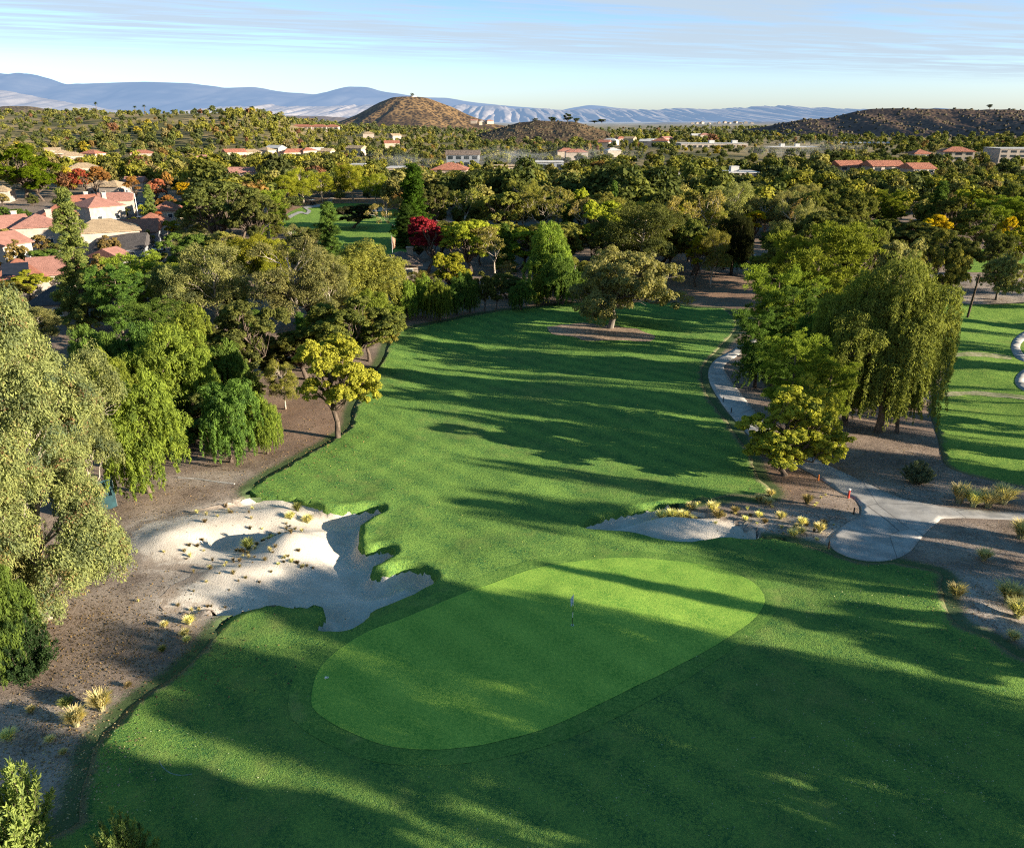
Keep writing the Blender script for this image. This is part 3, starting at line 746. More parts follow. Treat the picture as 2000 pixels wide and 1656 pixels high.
def path_mat():
    m, nt, out = new_mat('cart_path_concrete'); n = N(nt); p = n.pos()
    f1 = n.noise(.6, 4, .6, p); f2 = n.noise(14.0, 3, .7, p)
    c = n.mix(n.ramp(f1, .35, .65), (.31, .295, .275), (.48, .455, .42)); c = n.mix(n.ramp(f2, .4, .7, 0, .4), c, (.30, .285, .26))
    v = n('ShaderNodeTexVoronoi', {'Scale': .22}, feature='DISTANCE_TO_EDGE'); nv = n('ShaderNodeVectorMath', {0: p, 1: n('ShaderNodeTexNoise', {'Scale': .8}).outputs['Color']}, operation='ADD'); nt.links.new(nv.outputs[0], v.inputs['Vector'])
    c = n.mix(n.ramp(v.outputs['Distance'], .0, .012, .75, 0), c, (.09, .085, .08))
    b = n('ShaderNodeBsdfPrincipled', {'Base Color': c, 'Roughness': .85, 'Specular IOR Level': .2}); nt.links.new(b.outputs[0], out.inputs[0]); return m
path_m = path_mat()
asphalt_m = noise_mat('street_asphalt', (.045, .05, .055), (.075, .08, .085), 1.2, .9, .2)
dirt_m = noise_mat('bare_earth', (.20, .145, .10), (.44, .32, .23), 2.5, .95, .6, .06)

TB = TURF.copy()
sides = drape('rough_grass', TURF, .035, rough, .5, fine=(.22, [SAND_L, SAND_R]), under=[COLLAR], skirt=1.3, label='mown rough and fairway turf around the putting green', cat='turf')
drape('collar', COLLAR, .045, collar_m, .45, under=[GREEN], label='yellowish fringe ringing the putting green', cat='turf')
drape('putting_green', GREEN, .060, green_m, .4, label='smooth bright oval putting green', cat='putting green')
drape('bunker_sand', SAND_L, .012, sand_m, .28, hf=sand_land, label='large pale sand bunker and waste area left of the green', cat='sand')
drape('bunker_sand', SAND_R, .012, sand_m, .28, hf=sand_land, label='small sand bunker behind the green, right of the flag', cat='sand')
drape('fairway', TURF_R, .04, fairway_m, .8, label='neighbouring fairway beyond the island of trees at right', cat='turf', skirt=.1)
drape('cart_path', PATH, .05, path_m, .5, label='grey concrete cart path with a wide apron beside the green', cat='path', skirt=.15)
drape('cart_path', PATH_R, .07, path_m, .6, label='winding cart path beside the right-hand fairway', cat='path', skirt=.15)
for nm, pl, of, mt, st, lb, ct in (('fairway', TURF_R2, .05, fairway_m, 2, 'far green strip of turf behind the right-hand oaks', 'turf'), ('fairway', TURF_R3, .05, fairway_m, 1.5, 'small patch of turf behind the red earth slope', 'turf'),
        ('fairway', FAIR2, .05, fairway_m, 2, 'far fairway seen between the pines at centre left', 'turf'), ('tee_box', TEE, .05, fairway_m, 2, 'distant lit tee among the trees at right', 'turf'), ('street', STREET, .08, asphalt_m, 2, 'asphalt street between the red-roofed houses', 'street'),
        ('cart_path', PATH_F, .16, path_m, 2, 'pale cart path winding behind the far fairway', 'path'), ('bare_earth', RING, .07, dirt_m, .6, 'bare earth ring under the lone oak', 'earth')):
    drape(nm, pl, of, mt, st, label=lb, cat=ct)
for i_, q in enumerate(DIRT_R): drape('bare_earth', ragged(q, .25), .06, noise_mat('dry_straw_turf', (.20, .23, .08), (.46, .40, .26), 1.2, .95, .4), .5, label=('farther thin dry strip across the right-hand fairway', 'nearer thin dry strip across the right-hand fairway')[i_], cat='earth')
for i_, q in enumerate(BUNK_F): drape('bunker_sand', q, .14, sand_m, 1.5, label=('white bunker on the near left edge of the far fairway', 'tiny white bunker at the back of the far fairway', 'pale bunker strip right of the dark tree on the far fairway')[i_], cat='sand')
# ------------------------------------------------------------------ daylight
SUN_EL, SUN_SIDE = R(13.5), R(20)                        # low morning sun from the right, a little behind the camera
sd = Vector((math.cos(SUN_SIDE) * math.cos(SUN_EL), -math.sin(SUN_SIDE) * math.cos(SUN_EL), math.sin(SUN_EL)))
sl = bpy.data.lights.new('sun', 'SUN'); sl.energy = 5.0; sl.angle = R(.5); sl.color = (1.0, .87, .68)
so = bpy.data.objects.new('sun', sl); COL.objects.link(so); so.rotation_euler = sd.to_track_quat('Z', 'Y').to_euler(); so.location = (60, -20, 60)
world = bpy.data.worlds.new('World'); scene.world = world; world.use_nodes = True
wn = world.node_tree; wn.nodes.clear(); n = N(wn)
wo = n('ShaderNodeOutputWorld'); bg = n('ShaderNodeBackground', {'Strength': .062}); wn.links.new(bg.outputs[0], wo.inputs[0])
sky = n('ShaderNodeTexSky', sky_type='NISHITA'); sky.sun_disc = False; sky.sun_elevation = SUN_EL; sky.sun_rotation = R(90) + SUN_SIDE
sky.altitude = 200; sky.air_density = 1.0; sky.dust_density = .6; sky.ozone_density = 2.5
tc = n('ShaderNodeTexCoord').outputs['Generated']
sx = n('ShaderNodeSeparateXYZ', {0: tc}); dz = n.math('MAXIMUM', sx.outputs['Z'], .02)
u = n.math('DIVIDE', sx.outputs['X'], dz); v = n.math('DIVIDE', sx.outputs['Y'], dz)
vv = n.math('ADD', v, n.math('MULTIPLY', u, -.42))
cv = n('ShaderNodeCombineXYZ', {0: n.math('MULTIPLY', u, .16), 1: n.math('MULTIPLY', vv, .62), 2: 0.0}).outputs[0]
c1 = n.noise(1.0, 7, .58, cv, .9); cv2 = n('ShaderNodeCombineXYZ', {0: n.math('MULTIPLY', u, .6), 1: n.math('MULTIPLY', vv, 1.9), 2: 3.0}).outputs[0]
c2 = n.noise(1.0, 5, .6, cv2, .4)
cl = n.ramp(n.math('ADD', n.math('MULTIPLY', c1, .5), n.math('MULTIPLY', c2, .5)), .33, .57)
edge = n.ramp(n.math('ADD', v, n.math('ADD', n.math('MULTIPLY', u, -.5), n.math('MULTIPLY', c1, 4.0))), 22.5, 14.0)
cl = n.math('MULTIPLY', n.math('MULTIPLY', cl, edge), .9)
# clear-sky colour: the physical sky, cooled towards the blue the photograph shows, paler at the horizon
tint = n.mix(n.ramp(sx.outputs['Z'], .0, .30), (1.24, 1.42, 1.98), (.36, .58, .80))
base = n.mix(1.0, sky.outputs[0], tint, 'MULTIPLY')
CLOUD = (3.2, 3.85, 4.5)
wn.links.new(n.mix(1.0, n.mix(cl, base, CLOUD), n.mix(n.ramp(sx.outputs['Z'], .20, .60), (1, 1, 1), (.16, .40, .60)), 'MULTIPLY'), bg.inputs['Color'])
scene.view_settings.view_transform = 'Standard'; scene.view_settings.look = 'None'; scene.view_settings.exposure = 0; scene.view_settings.gamma = 1

# ------------------------------------------------------------------ hills and mountains
def scrub_mat(name, a, b, k=0.0, sc=.3, green=None):
    m, nt, out = new_mat(name); n = N(nt); p = n.pos()
    v = n('ShaderNodeTexVoronoi', {'Scale': sc, 'Randomness': 1.0}); nt.links.new(p, v.inputs['Vector'])
    f = n.ramp(v.outputs['Distance'], .25, .75); big = n.noise(sc * .06, 5, .6, p)
    c = n.mix(f, a, b); c = n.mix(n.ramp(big, .48, .62, 0, .8), c, a); 
    if green: c = n.mix(n.ramp(n.noise(sc * .04, 4, .6, p), .5, .6, 0, .7), c, green)
    d = n('ShaderNodeBsdfDiffuse', {'Color': c}); bp = n('ShaderNodeBump', {'Strength': .8, 'Distance': 1.2, 'Height': n.math('SUBTRACT', 1.0, v.outputs['Distance'])}); nt.links.new(bp.outputs[0], d.inputs['Normal'])
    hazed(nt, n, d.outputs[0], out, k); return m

def ridge(name, crest, dist, front, back, mat, label, step=4, gull=.25, gf=.02, seed=1, rows=46, power=1.0, chan=(), base=-25, rough_amp=.0):
    cx = np.array([c[0] for c in crest], float); cy = np.array([c[1] for c in crest], float)
    px = np.arange(cx[0], cx[-1] + .1, step); py = np.interp(px, cx, cy)
    k = np.array([1, 2, 3, 2, 1.]); k /= k.sum(); py = np.convolve(np.pad(py, 2, 'edge'), k, 'valid')
    zc = np.array([z_of(q, dist) for q in py])
    v = np.concatenate([np.linspace(-1, 0, rows), np.linspace(0, 1, rows // 3 + 1)[1:]])
    PXg, Vg = np.meshgrid(px, v); ZC = np.meshgrid(zc, v)[0]
    Y = dist + np.where(Vg < 0, Vg * front, Vg * back); X = (PXg - 1000) / F * (dist * CP + CAMZ * SP)
    s = np.clip(1 - np.abs(Vg), 0, 1) ** power
    gx_ = X * gf; rn = 1 - np.abs(2 * fbm(gx_ + .6 * fbm(gx_ * .5, Vg * 2, seed + 5, 3), Vg * 1.1, seed, 4) - 1)
    rn2 = 1 - np.abs(2 * fbm(gx_ * 2.7 + Vg, Vg * 1.7, seed + 2, 3) - 1)
    v1 = 1 - np.clip((1 - rn) * 3.4, 0, 1); v2 = 1 - np.clip((1 - rn2) * 3.4, 0, 1)
    er = gull * (v1 + .45 * v2) * 2.6 * s * (1 - s * .9)
    Z = base + (ZC - base) * np.clip(s - er * .55, 0, 1.2)
    for cpx, slant, wd, dp in chan:
        q = (PXg - cpx - slant * (1 + Vg)) / wd; Z = Z - dp * np.exp(-q * q) * np.clip((1 - s) * 4, 0, 1) * np.clip(s * 3, 0, 1)
    if rough_amp: Z = Z + rough_amp * (fbm(X * .03, Y * .03, seed + 9, 4) - .5) * np.clip((1 - s) * 5, .1, 1)
    m_, n_ = PXg.shape; I = np.arange(m_ * n_).reshape(m_, n_)
    Fq = np.stack([I[:-1, :-1].ravel(), I[:-1, 1:].ravel(), I[1:, 1:].ravel(), I[1:, :-1].ravel()], 1)
    o = link(name, mesh_np(name, np.column_stack([X.ravel(), Y.ravel(), Z.ravel()]), Fq, mat, True))
    tag(o, label, 'hill' if 'hill' in name else 'mountains', kind='structure'); return X, Y, Z

def rock_mat(name, a, b, k, sc):
    m, nt, out = new_mat(name); n = N(nt); p = n.pos()
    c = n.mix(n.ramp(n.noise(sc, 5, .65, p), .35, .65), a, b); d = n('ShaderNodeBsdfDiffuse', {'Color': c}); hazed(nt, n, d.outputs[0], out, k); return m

ridge('mountain_range', [(-700, 175), (-300, 150), (0, 142), (60, 142), (100, 149), (140, 163), (200, 163), (290, 160), (380, 163), (450, 172), (500, 169), (560, 178), (620, 185), (680, 170), (715, 168), (760, 180), (830, 191), (870, 191), (930, 201), (1000, 208), (1080, 214), (1200, 222), (1330, 228)],
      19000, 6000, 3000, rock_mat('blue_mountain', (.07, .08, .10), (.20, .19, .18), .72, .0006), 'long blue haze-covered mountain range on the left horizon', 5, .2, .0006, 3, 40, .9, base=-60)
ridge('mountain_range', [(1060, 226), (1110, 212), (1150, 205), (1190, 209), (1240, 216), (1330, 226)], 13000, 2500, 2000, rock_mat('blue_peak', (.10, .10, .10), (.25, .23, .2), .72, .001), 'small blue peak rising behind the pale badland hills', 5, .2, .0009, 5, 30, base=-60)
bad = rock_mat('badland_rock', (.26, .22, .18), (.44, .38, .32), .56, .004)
ridge('mountain_range', [(-500, 160), (-200, 165), (0, 173), (60, 184), (130, 197), (190, 207), (260, 222)], 10500, 3000, 1500, bad, 'pale hazy hillside at the far left below the blue range', 3, .3, .0022, 11, 50, base=-40)
ridge('badland_hills', [(380, 224), (410, 212), (440, 207), (500, 207), (530, 203), (570, 207), (640, 208), (700, 204), (760, 206), (850, 206), (900, 203), (950, 207), (985, 206), (1010, 212), (1060, 212), (1110, 214), (1170, 211), (1210, 212), (1260, 214), (1330, 211), (1380, 214), (1440, 210), (1500, 206), (1540, 206), (1580, 211), (1620, 209), (1660, 213), (1740, 213), (1820, 211), (1900, 216), (2100, 213), (2500, 216)],
      8500, 3600, 1500, bad, 'pale eroded badland hills along the horizon', 2.0, .46, .0058, 21, 64, .95, base=-40)
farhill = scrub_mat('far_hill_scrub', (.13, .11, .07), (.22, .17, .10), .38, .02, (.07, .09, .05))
ridge('low_hill', [(1180, 252), (1240, 243), (1300, 239), (1380, 241), (1470, 238), (1540, 238), (1600, 244), (1680, 250)], 4200, 1300, 700, farhill, 'hazy green far hill dotted with houses beyond the valley', 5, .15, .004, 31, 30, base=-15)
ridge('low_hill', [(1280, 262), (1340, 251), (1390, 246), (1440, 247), (1485, 252), (1540, 262)], 2700, 600, 400, scrub_mat('straw_hill', (.20, .14, .085), (.34, .25, .15), .16, .06), 'low straw-brown hill in the middle distance at right of centre', 4, .12, .01, 33, 30, base=-12)
ridge('low_hill', [(470, 246), (520, 232), (560, 226), (630, 227), (690, 231), (760, 246)], 3000, 600, 500, scrub_mat('purple_hill', (.12, .09, .07), (.20, .15, .11), .2, .06), 'dull brown hill left of the conical hill', 4, .2, .008, 35, 30, base=-12)
ridge('low_hill', [(-400, 206), (-100, 207), (0, 209), (40, 206), (75, 207), (110, 214), (170, 228), (230, 240)], 1750, 420, 300, scrub_mat('left_hill', (.06, .05, .03), (.19, .14, .08), .06, .2), 'brown scrubby hill on the far left skyline', 4, .2, .012, 37, 34, base=-5)
ridge('low_hill', [(440, 262), (480, 243), (520, 234), (560, 236), (600, 243), (650, 256), (690, 264)], 1500, 260, 260, scrub_mat('gold_hill', (.14, .11, .045), (.34, .24, .10), .04, .2), 'golden grassy hill above the pale condominium building', 3, .12, .02, 39, 30, base=0)
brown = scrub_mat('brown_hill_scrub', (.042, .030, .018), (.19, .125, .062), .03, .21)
M1 = ridge('low_hill', [(900, 275), (940, 262), (975, 251), (1010, 240), (1050, 236), (1090, 237), (1120, 238), (1150, 246), (1180, 256), (1220, 270)], 1250, 230, 200, brown, 'bare brown hill right of the conical hill', 3, .16, .02, 41, 40, .9, base=-3)
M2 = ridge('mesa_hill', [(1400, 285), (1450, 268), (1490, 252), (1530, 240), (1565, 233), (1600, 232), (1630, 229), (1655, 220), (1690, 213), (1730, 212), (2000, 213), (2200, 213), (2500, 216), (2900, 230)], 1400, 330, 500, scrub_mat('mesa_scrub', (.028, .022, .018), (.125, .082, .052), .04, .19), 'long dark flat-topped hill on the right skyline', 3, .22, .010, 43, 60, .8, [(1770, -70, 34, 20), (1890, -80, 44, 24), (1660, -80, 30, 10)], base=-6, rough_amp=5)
ridge('low_hill', [(1330, 300), (1400, 290), (1500, 288), (1620, 291), (1720, 297), (1800, 312), (1850, 322)], 760, 130, 120, scrub_mat('bank_scrub', (.05, .042, .03), (.15, .105, .07), .03, .3, (.04, .06, .028)), 'dark scrubby bank below the long white buildings', 4, .2, .03, 45, 30, base=-1)

def cone_hill():
    d = 2150; cxw = at_d(800, d); top = z_of(189, d); g = np.linspace(-1, 1, 120)
    X, Y = np.meshgrid(g * 360, g * 320); r = np.hypot(X / np.where(X < 0, 225, 262), Y / 230)
    nz = fbm(X / 60 + 5, Y / 60, 51, 4); ang = np.arctan2(Y, X)
    prof = np.interp(r, [0, .10, .18, .32, .6, .85, 1.05, 1.4, 2], [1, .995, .97, .82, .44, .18, .06, -.05, -.1])
    g2 = 1 - np.abs(2 * fbm(ang * 4, r * 1.3, 53, 3) - 1)
    Z = top * (prof - .10 * np.clip(1 - (1 - g2) * 3.2, 0, 1) * np.clip(r * 2 - .3, 0, 1) * np.clip(1.5 - r, 0, 1) + .08 * (nz - .5) * np.clip(r * 3, .2, 1))
    I = np.arange(120 * 120).reshape(120, 120); Fq = np.stack([I[:-1, :-1].ravel(), I[:-1, 1:].ravel(), I[1:, 1:].ravel(), I[1:, :-1].ravel()], 1)
    tag(link('conical_hill', mesh_np('conical_hill', np.column_stack([(X + cxw).ravel(), (Y + d).ravel(), Z.ravel()]), Fq, scrub_mat('cone_scrub', (.045, .030, .016), (.25, .155, .065), .06, .13), True)), 'brown cone-shaped hill standing on the skyline', 'hill', kind='structure')
    return cxw, d, top
CONE = cone_hill()
# ------------------------------------------------------------------ buildings
def stripe_mat(name, a, b, sc=3.0, axis=None):
    m, nt, out = new_mat(name); n = N(nt); tco = n('ShaderNodeTexCoord').outputs['Object']
    w = n('ShaderNodeTexWave', {'Scale': sc, 'Distortion': 1.2, 'Detail': 2.0}, bands_direction=axis or 'X'); nt.links.new(tco, w.inputs['Vector'])
    c = n.mix(w.outputs['Fac'], a, b); c = n.mix(n.ramp(n.noise(.9, 4, .6, n.pos()), .35, .65, 0, .45), c, tuple(k * .7 for k in a))
    b_ = n('ShaderNodeBsdfPrincipled', {'Base Color': c, 'Roughness': .85, 'Specular IOR Level': .2}); bp = n('ShaderNodeBump', {'Strength': .5, 'Distance': .08, 'Height': w.outputs['Fac']}); nt.links.new(bp.outputs[0], b_.inputs['Normal'])
    nt.links.new(b_.outputs[0], out.inputs[0]); return m
M = dict(stucco=noise_mat('white_stucco', (.34, .285, .24), (.44, .38, .325), .8, .9, .1), cream=noise_mat('cream_stucco', (.42, .34, .26), (.52, .44, .35), .8, .9, .1), tan=noise_mat('tan_stucco', (.32, .26, .2), (.4, .33, .26), .8, .9, .1), shade=noise_mat('grey_siding', (.22, .24, .27), (.3, .32, .35), .8, .9, .1),
         tile=stripe_mat('terracotta_tile', (.30, .115, .075), (.44, .19, .125)), rose=stripe_mat('rose_tile', (.36, .17, .13), (.46, .24, .19)), dark=stripe_mat('dark_shingle', (.06, .055, .055), (.11, .10, .10)), brownr=stripe_mat('brown_shingle', (.13, .095, .075), (.22, .17, .14)), straw=stripe_mat('straw_tile', (.36, .26, .16), (.46, .35, .23)),
         white=noise_mat('white_roof', (.46, .45, .43), (.56, .54, .52), .5, .8, 0), glass=flat_mat('window_glass', (.03, .04, .05), .15, 0, .3, .8, .6), frame=flat_mat('white_frame', (.7, .68, .64), .6), garage=flat_mat('garage_door_paint', (.62, .60, .58), .6), metal=flat_mat('grey_metal', (.35, .36, .37), .5, .6), wood=noise_mat('dark_wood', (.05, .035, .025), (.12, .085, .06), 4, .9, .3), wpaint=flat_mat('white_paint', (.78, .77, .74), .55),
         black=flat_mat('black_paint', (.02, .02, .022), .5), rubber=flat_mat('tyre_rubber', (.02, .02, .02), .85), blue=flat_mat('blue_paint', (.07, .16, .34), .4), red=flat_mat('red_paint', (.45, .06, .04), .5), orange=flat_mat('orange_paint', (.6, .18, .04), .5), teal=flat_mat('teal_canvas', (.015, .05, .06), .8, 0, .3), silver=flat_mat('silver_paint', (.5, .52, .54), .3, .5), solar=flat_mat('solar_panel', (.02, .022, .03), .3))
HOUSES = []
def gable(w, d, h, rise, ov, kind):
    """roof planes with thickness; ridge along x"""
    mb = MB(); W, D = w / 2 + ov, d / 2 + ov; t = .16; hp = min(D, W) if kind == 'hip' else 0
    a = [(-W, -D, h), (W, -D, h), (W, D, h), (-W, D, h), (-W + hp, 0, h + rise), (W - hp, 0, h + rise)]
    top = [(x, y, z + t) for x, y, z in a]
    Fs = [(6, 7, 11, 10), (8, 9, 10, 11), (9, 6, 10), (7, 8, 11), (3, 2, 1, 0), (0, 1, 7, 6), (1, 2, 8, 7), (2, 3, 9, 8), (3, 0, 6, 9)]
    mb.add(a + top, Fs); return mb

def house(name, x, y, z, rz, w, d, h, roof, wall, label, kind='gable', rise=None, wins=True, chimney=False, garage=False, group=None, cat='house', ov=.5, storeys=2, solar=False):
    r = empty(name, (x, y, z), rz); tag(r, label, cat, group)
    mb = MB(); rise = rise or d * .22
    mb.box((0, 0, h / 2 - .5), (w, d, h + 1))
    if kind == 'gable':
        for s in (-1, 1):
            mb.add([(s * w / 2 * .998, -d / 2 * .97, h - .05), (s * w / 2 * .998, d / 2 * .97, h - .05), (s * w / 2 * .998, 0, h + rise * .96)], [(0, 1, 2) if s > 0 else (0, 2, 1)])
    mb.build('wall', M[wall], r)
    if kind == 'flat':
        q = MB(); q.box((0, 0, h + .56), (w + .5, d + .5, .1)); q.box((0, -d / 2 - .2, h + .75), (w + .5, .2, .5)); q.box((0, d / 2 + .2, h + .75), (w + .5, .2, .5)); rf = q.build('roof', M[roof], r)
    else: rf = gable(w, d, h, rise, ov, kind).build('roof', M[roof], r)
    if chimney:
        q = MB(); q.box((w * .28, d * .12, h + rise * .75), (1.3, .9, rise * 1.1)); q.box((w * .28, d * .12, h + rise * 1.3 + .1), (1.55, 1.15, .22)); q.build('chimney', M[wall], rf)
    if solar:
        q = MB(); a = math.atan2(rise, d / 2 + ov); yy = -d / 4
        q.add([(-w * .28, -d * .42, h + rise * .16 + .34), (w * .22, -d * .42, h + rise * .16 + .34), (w * .22, -d * .12, h + rise * .72 + .34), (-w * .28, -d * .12, h + rise * .72 + .34)], [(0, 1, 2, 3)]); q.build('solar_panel', M['solar'], rf)
    if wins:
        fl = 2.9 if storeys > 1 else h * .5 + .5
        for s in range(storeys):
            for side in (-1, 1):
                nn = max(2, int(w / 4.2))
                for i in range(nn):
                    if garage and s == 0 and side == -1 and i == 0: continue
                    cx = -w / 2 + w * (i + .5) / nn; cz = (1.5 if storeys > 1 else h * .55) + fl * s
                    if cz + .6 > h: continue
                    f = MB(); f.box((cx, side * d / 2, cz), (1.5, .12, 1.35)); fo = f.build('window', M['frame'], r)
                    p = MB(); p.box((cx, side * (d / 2 + .06), cz), (1.25, .04, 1.1)); p.build('pane', M['glass'], fo)
            for side in (-1, 1):
                cz = (1.5 if storeys > 1 else h * .55) + fl * s
                f = MB(); f.box((side * w / 2, d * .1, cz), (.12, 1.5, 1.35)); fo = f.build('window', M['frame'], r)
                p = MB(); p.box((side * (w / 2 + .06), d * .1, cz), (.04, 1.25, 1.1)); p.build('pane', M['glass'], fo)
    if garage:
        q = MB(); q.box((-w / 2 + w / 6 + .6, -d / 2 - .03, 1.15), (min(4.6, w * .4), .1, 2.3)); q.build('garage_door', M['garage'], r)
    HOUSES.append((x, y, max(w, d) * .5, z, h)); return r

def hpx(name, cx, base, wpx, *a, rz=0.0, dm=10, h=5.6, d=None, **k):
    if d is None: x, y, z = ground(cx, base)
    else: y = d; z = z_of(base, d); x = at_d(cx, d, z)
    w = wpx * depth_at(y, z) / F
    return house(name, x, y, z, rz, w, dm, h, *a, **k)

SA = R(52)                                               # the street runs away to the right
NB = [  # cx, base row, width px, depth m, height, roof, wall, roof kind, rz, label, extras
 (232, 418, 62, 11, 6.0, 'rose', 'cream', 'gable', .35, 'red-roofed house at the top of the street with a tall upper storey', dict(garage=True)),
 (196, 432, 74, 13, 6.2, 'rose', 'stucco', 'hip', SA, 'long pink-tiled house midway along the street left side', dict(chimney=True)),
 (163, 426, 60, 12, 6.0, 'tile', 'stucco', 'gable', SA, 'terracotta-roofed house just behind the long pink-tiled house', dict(chimney=True)),
 (120, 452, 68, 13, 6.2, 'tile', 'stucco', 'hip', .55, 'terracotta house with white chimney left of the long pink-tiled house', dict(chimney=True)),
 (82, 478, 84, 13, 6.4, 'rose', 'stucco', 'hip', .45, 'wide pale-walled house with rose tiles above the white car', dict(chimney=True, garage=True)),
 (22, 478, 70, 12, 6.2, 'rose', 'stucco', 'gable', .8, 'rose-roofed house at the left picture edge in the upper row', dict(chimney=True)),
 (10, 515, 66, 11, 5.8, 'rose', 'stucco', 'gable', 1.2, 'gabled white house at the left picture edge, nearest the lawn', dict(garage=True)),
 (45, 566, 96, 14, 3.6, 'tile', 'stucco', 'hip', .5, 'low pink-tiled house with black solar panels on its roof', dict(solar=True, storeys=1)),
 (112, 558, 84, 12, 3.8, 'rose', 'stucco', 'gable', .4, 'low rose-roofed house behind the tall cedar', dict(storeys=1, chimney=True)),
 (118, 612, 72, 11, 3.2, 'dark', 'tan', 'hip', .2, 'low dark-roofed house in shade left of the tall cedar', dict(storeys=1)),
 (222, 532, 34, 9, 4.2, 'rose', 'stucco', 'gable', 1.3, 'small gabled white house right of the tall cedar', dict(storeys=1)),
 (248, 503, 86, 13, 3.6, 'dark', 'shade', 'gable', .25, 'dark-shingled house in shade right of the street', dict(storeys=1, garage=True)),
 (272, 474, 84, 13, 4.2, 'tile', 'shade', 'gable', .3, 'deep red tiled house behind the dark-shingled house', dict(storeys=1)),
 (300, 457, 62, 12, 4.2, 'tile', 'cream', 'hip', .3, 'terracotta house right of the street end', dict(storeys=1)),
 (330, 430, 46, 12, 4.4, 'tile', 'cream', 'hip', .2, 'red-roofed house half hidden behind the big dark oak', dict(storeys=1)),
 (200, 380, 40, 11, 5.0, 'straw', 'stucco', 'hip', .1, 'pale-roofed house among the orange trees, left one', dict()),
 (228, 382, 42, 11, 5.0, 'straw', 'stucco', 'hip', -.1, 'pale-roofed house among the orange trees, right one', dict()),
 (268, 372, 36, 10, 5.0, 'rose', 'stucco', 'gable', .2, 'pink-roofed house behind the pink-leaved tree', dict()),
 (8, 394, 36, 11, 5.4, 'straw', 'stucco', 'hip', .3, 'white house at the left edge beneath the big bright tree', dict()),
]
for cx, b, wp, dm, h, rf, wl, kd, rz, lb, ex in NB:
    hpx('house', cx, b, wp * .92, rf, wl, lb, kd, rz=rz, dm=dm * .92, h=h * .76, **ex)
hpx('clubhouse', 784, 540, 66, 'brownr', 'tan', 'brown-shingled low building behind the row of pepper trees', 'hip', rz=.12, dm=9, h=3.0, storeys=1, chimney=True, cat='building', ov=.9)

# larger buildings further off
def block(name, cx, base, wpx, dm, h, roof, wall, label, rz=0.0, d=None, floors=3, kind='flat', parapet=True, boxes=(), roofdet=True):
    if d is None: x, y, z = ground(cx, base)
    else: y = d; z = z_of(base, d); x = at_d(cx, d, z)
    w = wpx * depth_at(y, z) / F
    r = empty(name, (x, y, z), rz); tag(r, label, 'building')
    mb = MB(); mb.box((0, 0, h / 2 - 1), (w, dm, h + 2)); mb.build('wall', M[wall], r)
    if kind == 'flat':
        q = MB(); q.box((0, 0, h + .55), (w + .6, dm + .6, .3)); rf = q.build('roof', M[roof], r)
        for bx, bw in boxes:
            q = MB(); q.box((bx * w, 0, h + 1.9), (bw, bw, 2.6)); q.build('plant_room', M['white'], rf)
    else: rf = gable(w, dm, h, dm * .2, .8, kind).build('roof', M[roof], r)
    nn = max(3, int(w / 5))
    for f in range(floors):
        for i in range(nn):
            cxx = -w / 2 + w * (i + .5) / nn; cz = h * (f + .55) / floors
            q = MB(); q.box((cxx, -dm / 2 - .02, cz), (w / nn * .62, .1, h / floors * .5)); q.build('window', M['glass'], r)
    HOUSES.append((x, y, w / 2, z, h)); return r
for cx, wp, dd in ((592, 40, 0), (624, 34, 3), (650, 26, 6)):
    block('condominium', cx, 263, wp, 14, 10, 'tile', 'stucco', {592: 'left wing of the white red-roofed condominium on the wooded rise', 624: 'middle wing of the white red-roofed condominium on the wooded rise', 650: 'right wing of the white red-roofed condominium on the wooded rise'}[cx], d=1150 + dd, kind='hip', floors=2)
block('warehouse', 1388, 293, 128, 26, 5.5, 'white', 'stucco', 'long low white building on the bank, left one of two', d=800, floors=1, boxes=((.0, 5), (.35, 5)))
block('warehouse', 1545, 300, 96, 24, 5.5, 'white', 'stucco', 'long low white building on the bank, right one of two', d=790, floors=1, boxes=((-.2, 4), (.1, 4)))
block('apartment_block', 1650, 353, 48, 12, 7.5, 'tile', 'stucco', 'white apartment block with red roof beside the smoke, left wing', kind='gable', floors=3, rz=.1)
block('apartment_block', 1718, 356, 62, 12, 8, 'tile', 'stucco', 'white apartment block with red roof, middle wing', kind='gable', floors=3, rz=.1)
block('apartment_block', 1785, 360, 44, 12, 7.5, 'tile', 'stucco', 'white apartment block with red roof, right wing', kind='gable', floors=3, rz=.15)
block('apartment_block', 1862, 322, 56, 14, 8.5, 'tile', 'cream', 'cream apartment block with orange-red roof on the right', kind='hip', floors=3, rz=-.2)
block('apartment_block', 1792, 316, 34, 13, 7, 'tile', 'stucco', 'small shaded white block left of the cream apartment block', kind='hip', floors=2)
block('parking_garage', 1985, 316, 100, 24, 11, 'white', 'stucco', 'white multi-level building at the right picture edge', floors=4, rz=-.1)
block('office_building', 1438, 358, 70, 18, 5.0, 'white', 'stucco', 'flat white office building behind the trees right of centre', floors=1, boxes=((-.1, 4),))
block('store_building', 880, 348, 66, 16, 4.6, 'tile', 'tan', 'long red-roofed store right of the tall dark conifer', kind='hip', floors=1)
block('apartment_block', 905, 326, 62, 13, 7.5, 'brownr', 'shade', 'dark blue-grey apartment block with brown roofs', kind='gable', floors=2)
block('store_building', 1000, 345, 74, 15, 5.2, 'straw', 'cream', 'pinkish pale-walled store wrapped in the smoke', floors=1)
block('store_building', 1068, 332, 62, 15, 4.6, 'white', 'shade', 'pale blue flat building behind the smoke at centre', floors=1)
block('office_building', 1295, 357, 52, 14, 4.0, 'white', 'tan', 'grey flat-roofed box among the trees at centre right', floors=1)
block('store_building', 785, 342, 50, 15, 3.8, 'white', 'tan', 'flat grey roof left of the tall dark conifer', floors=1)
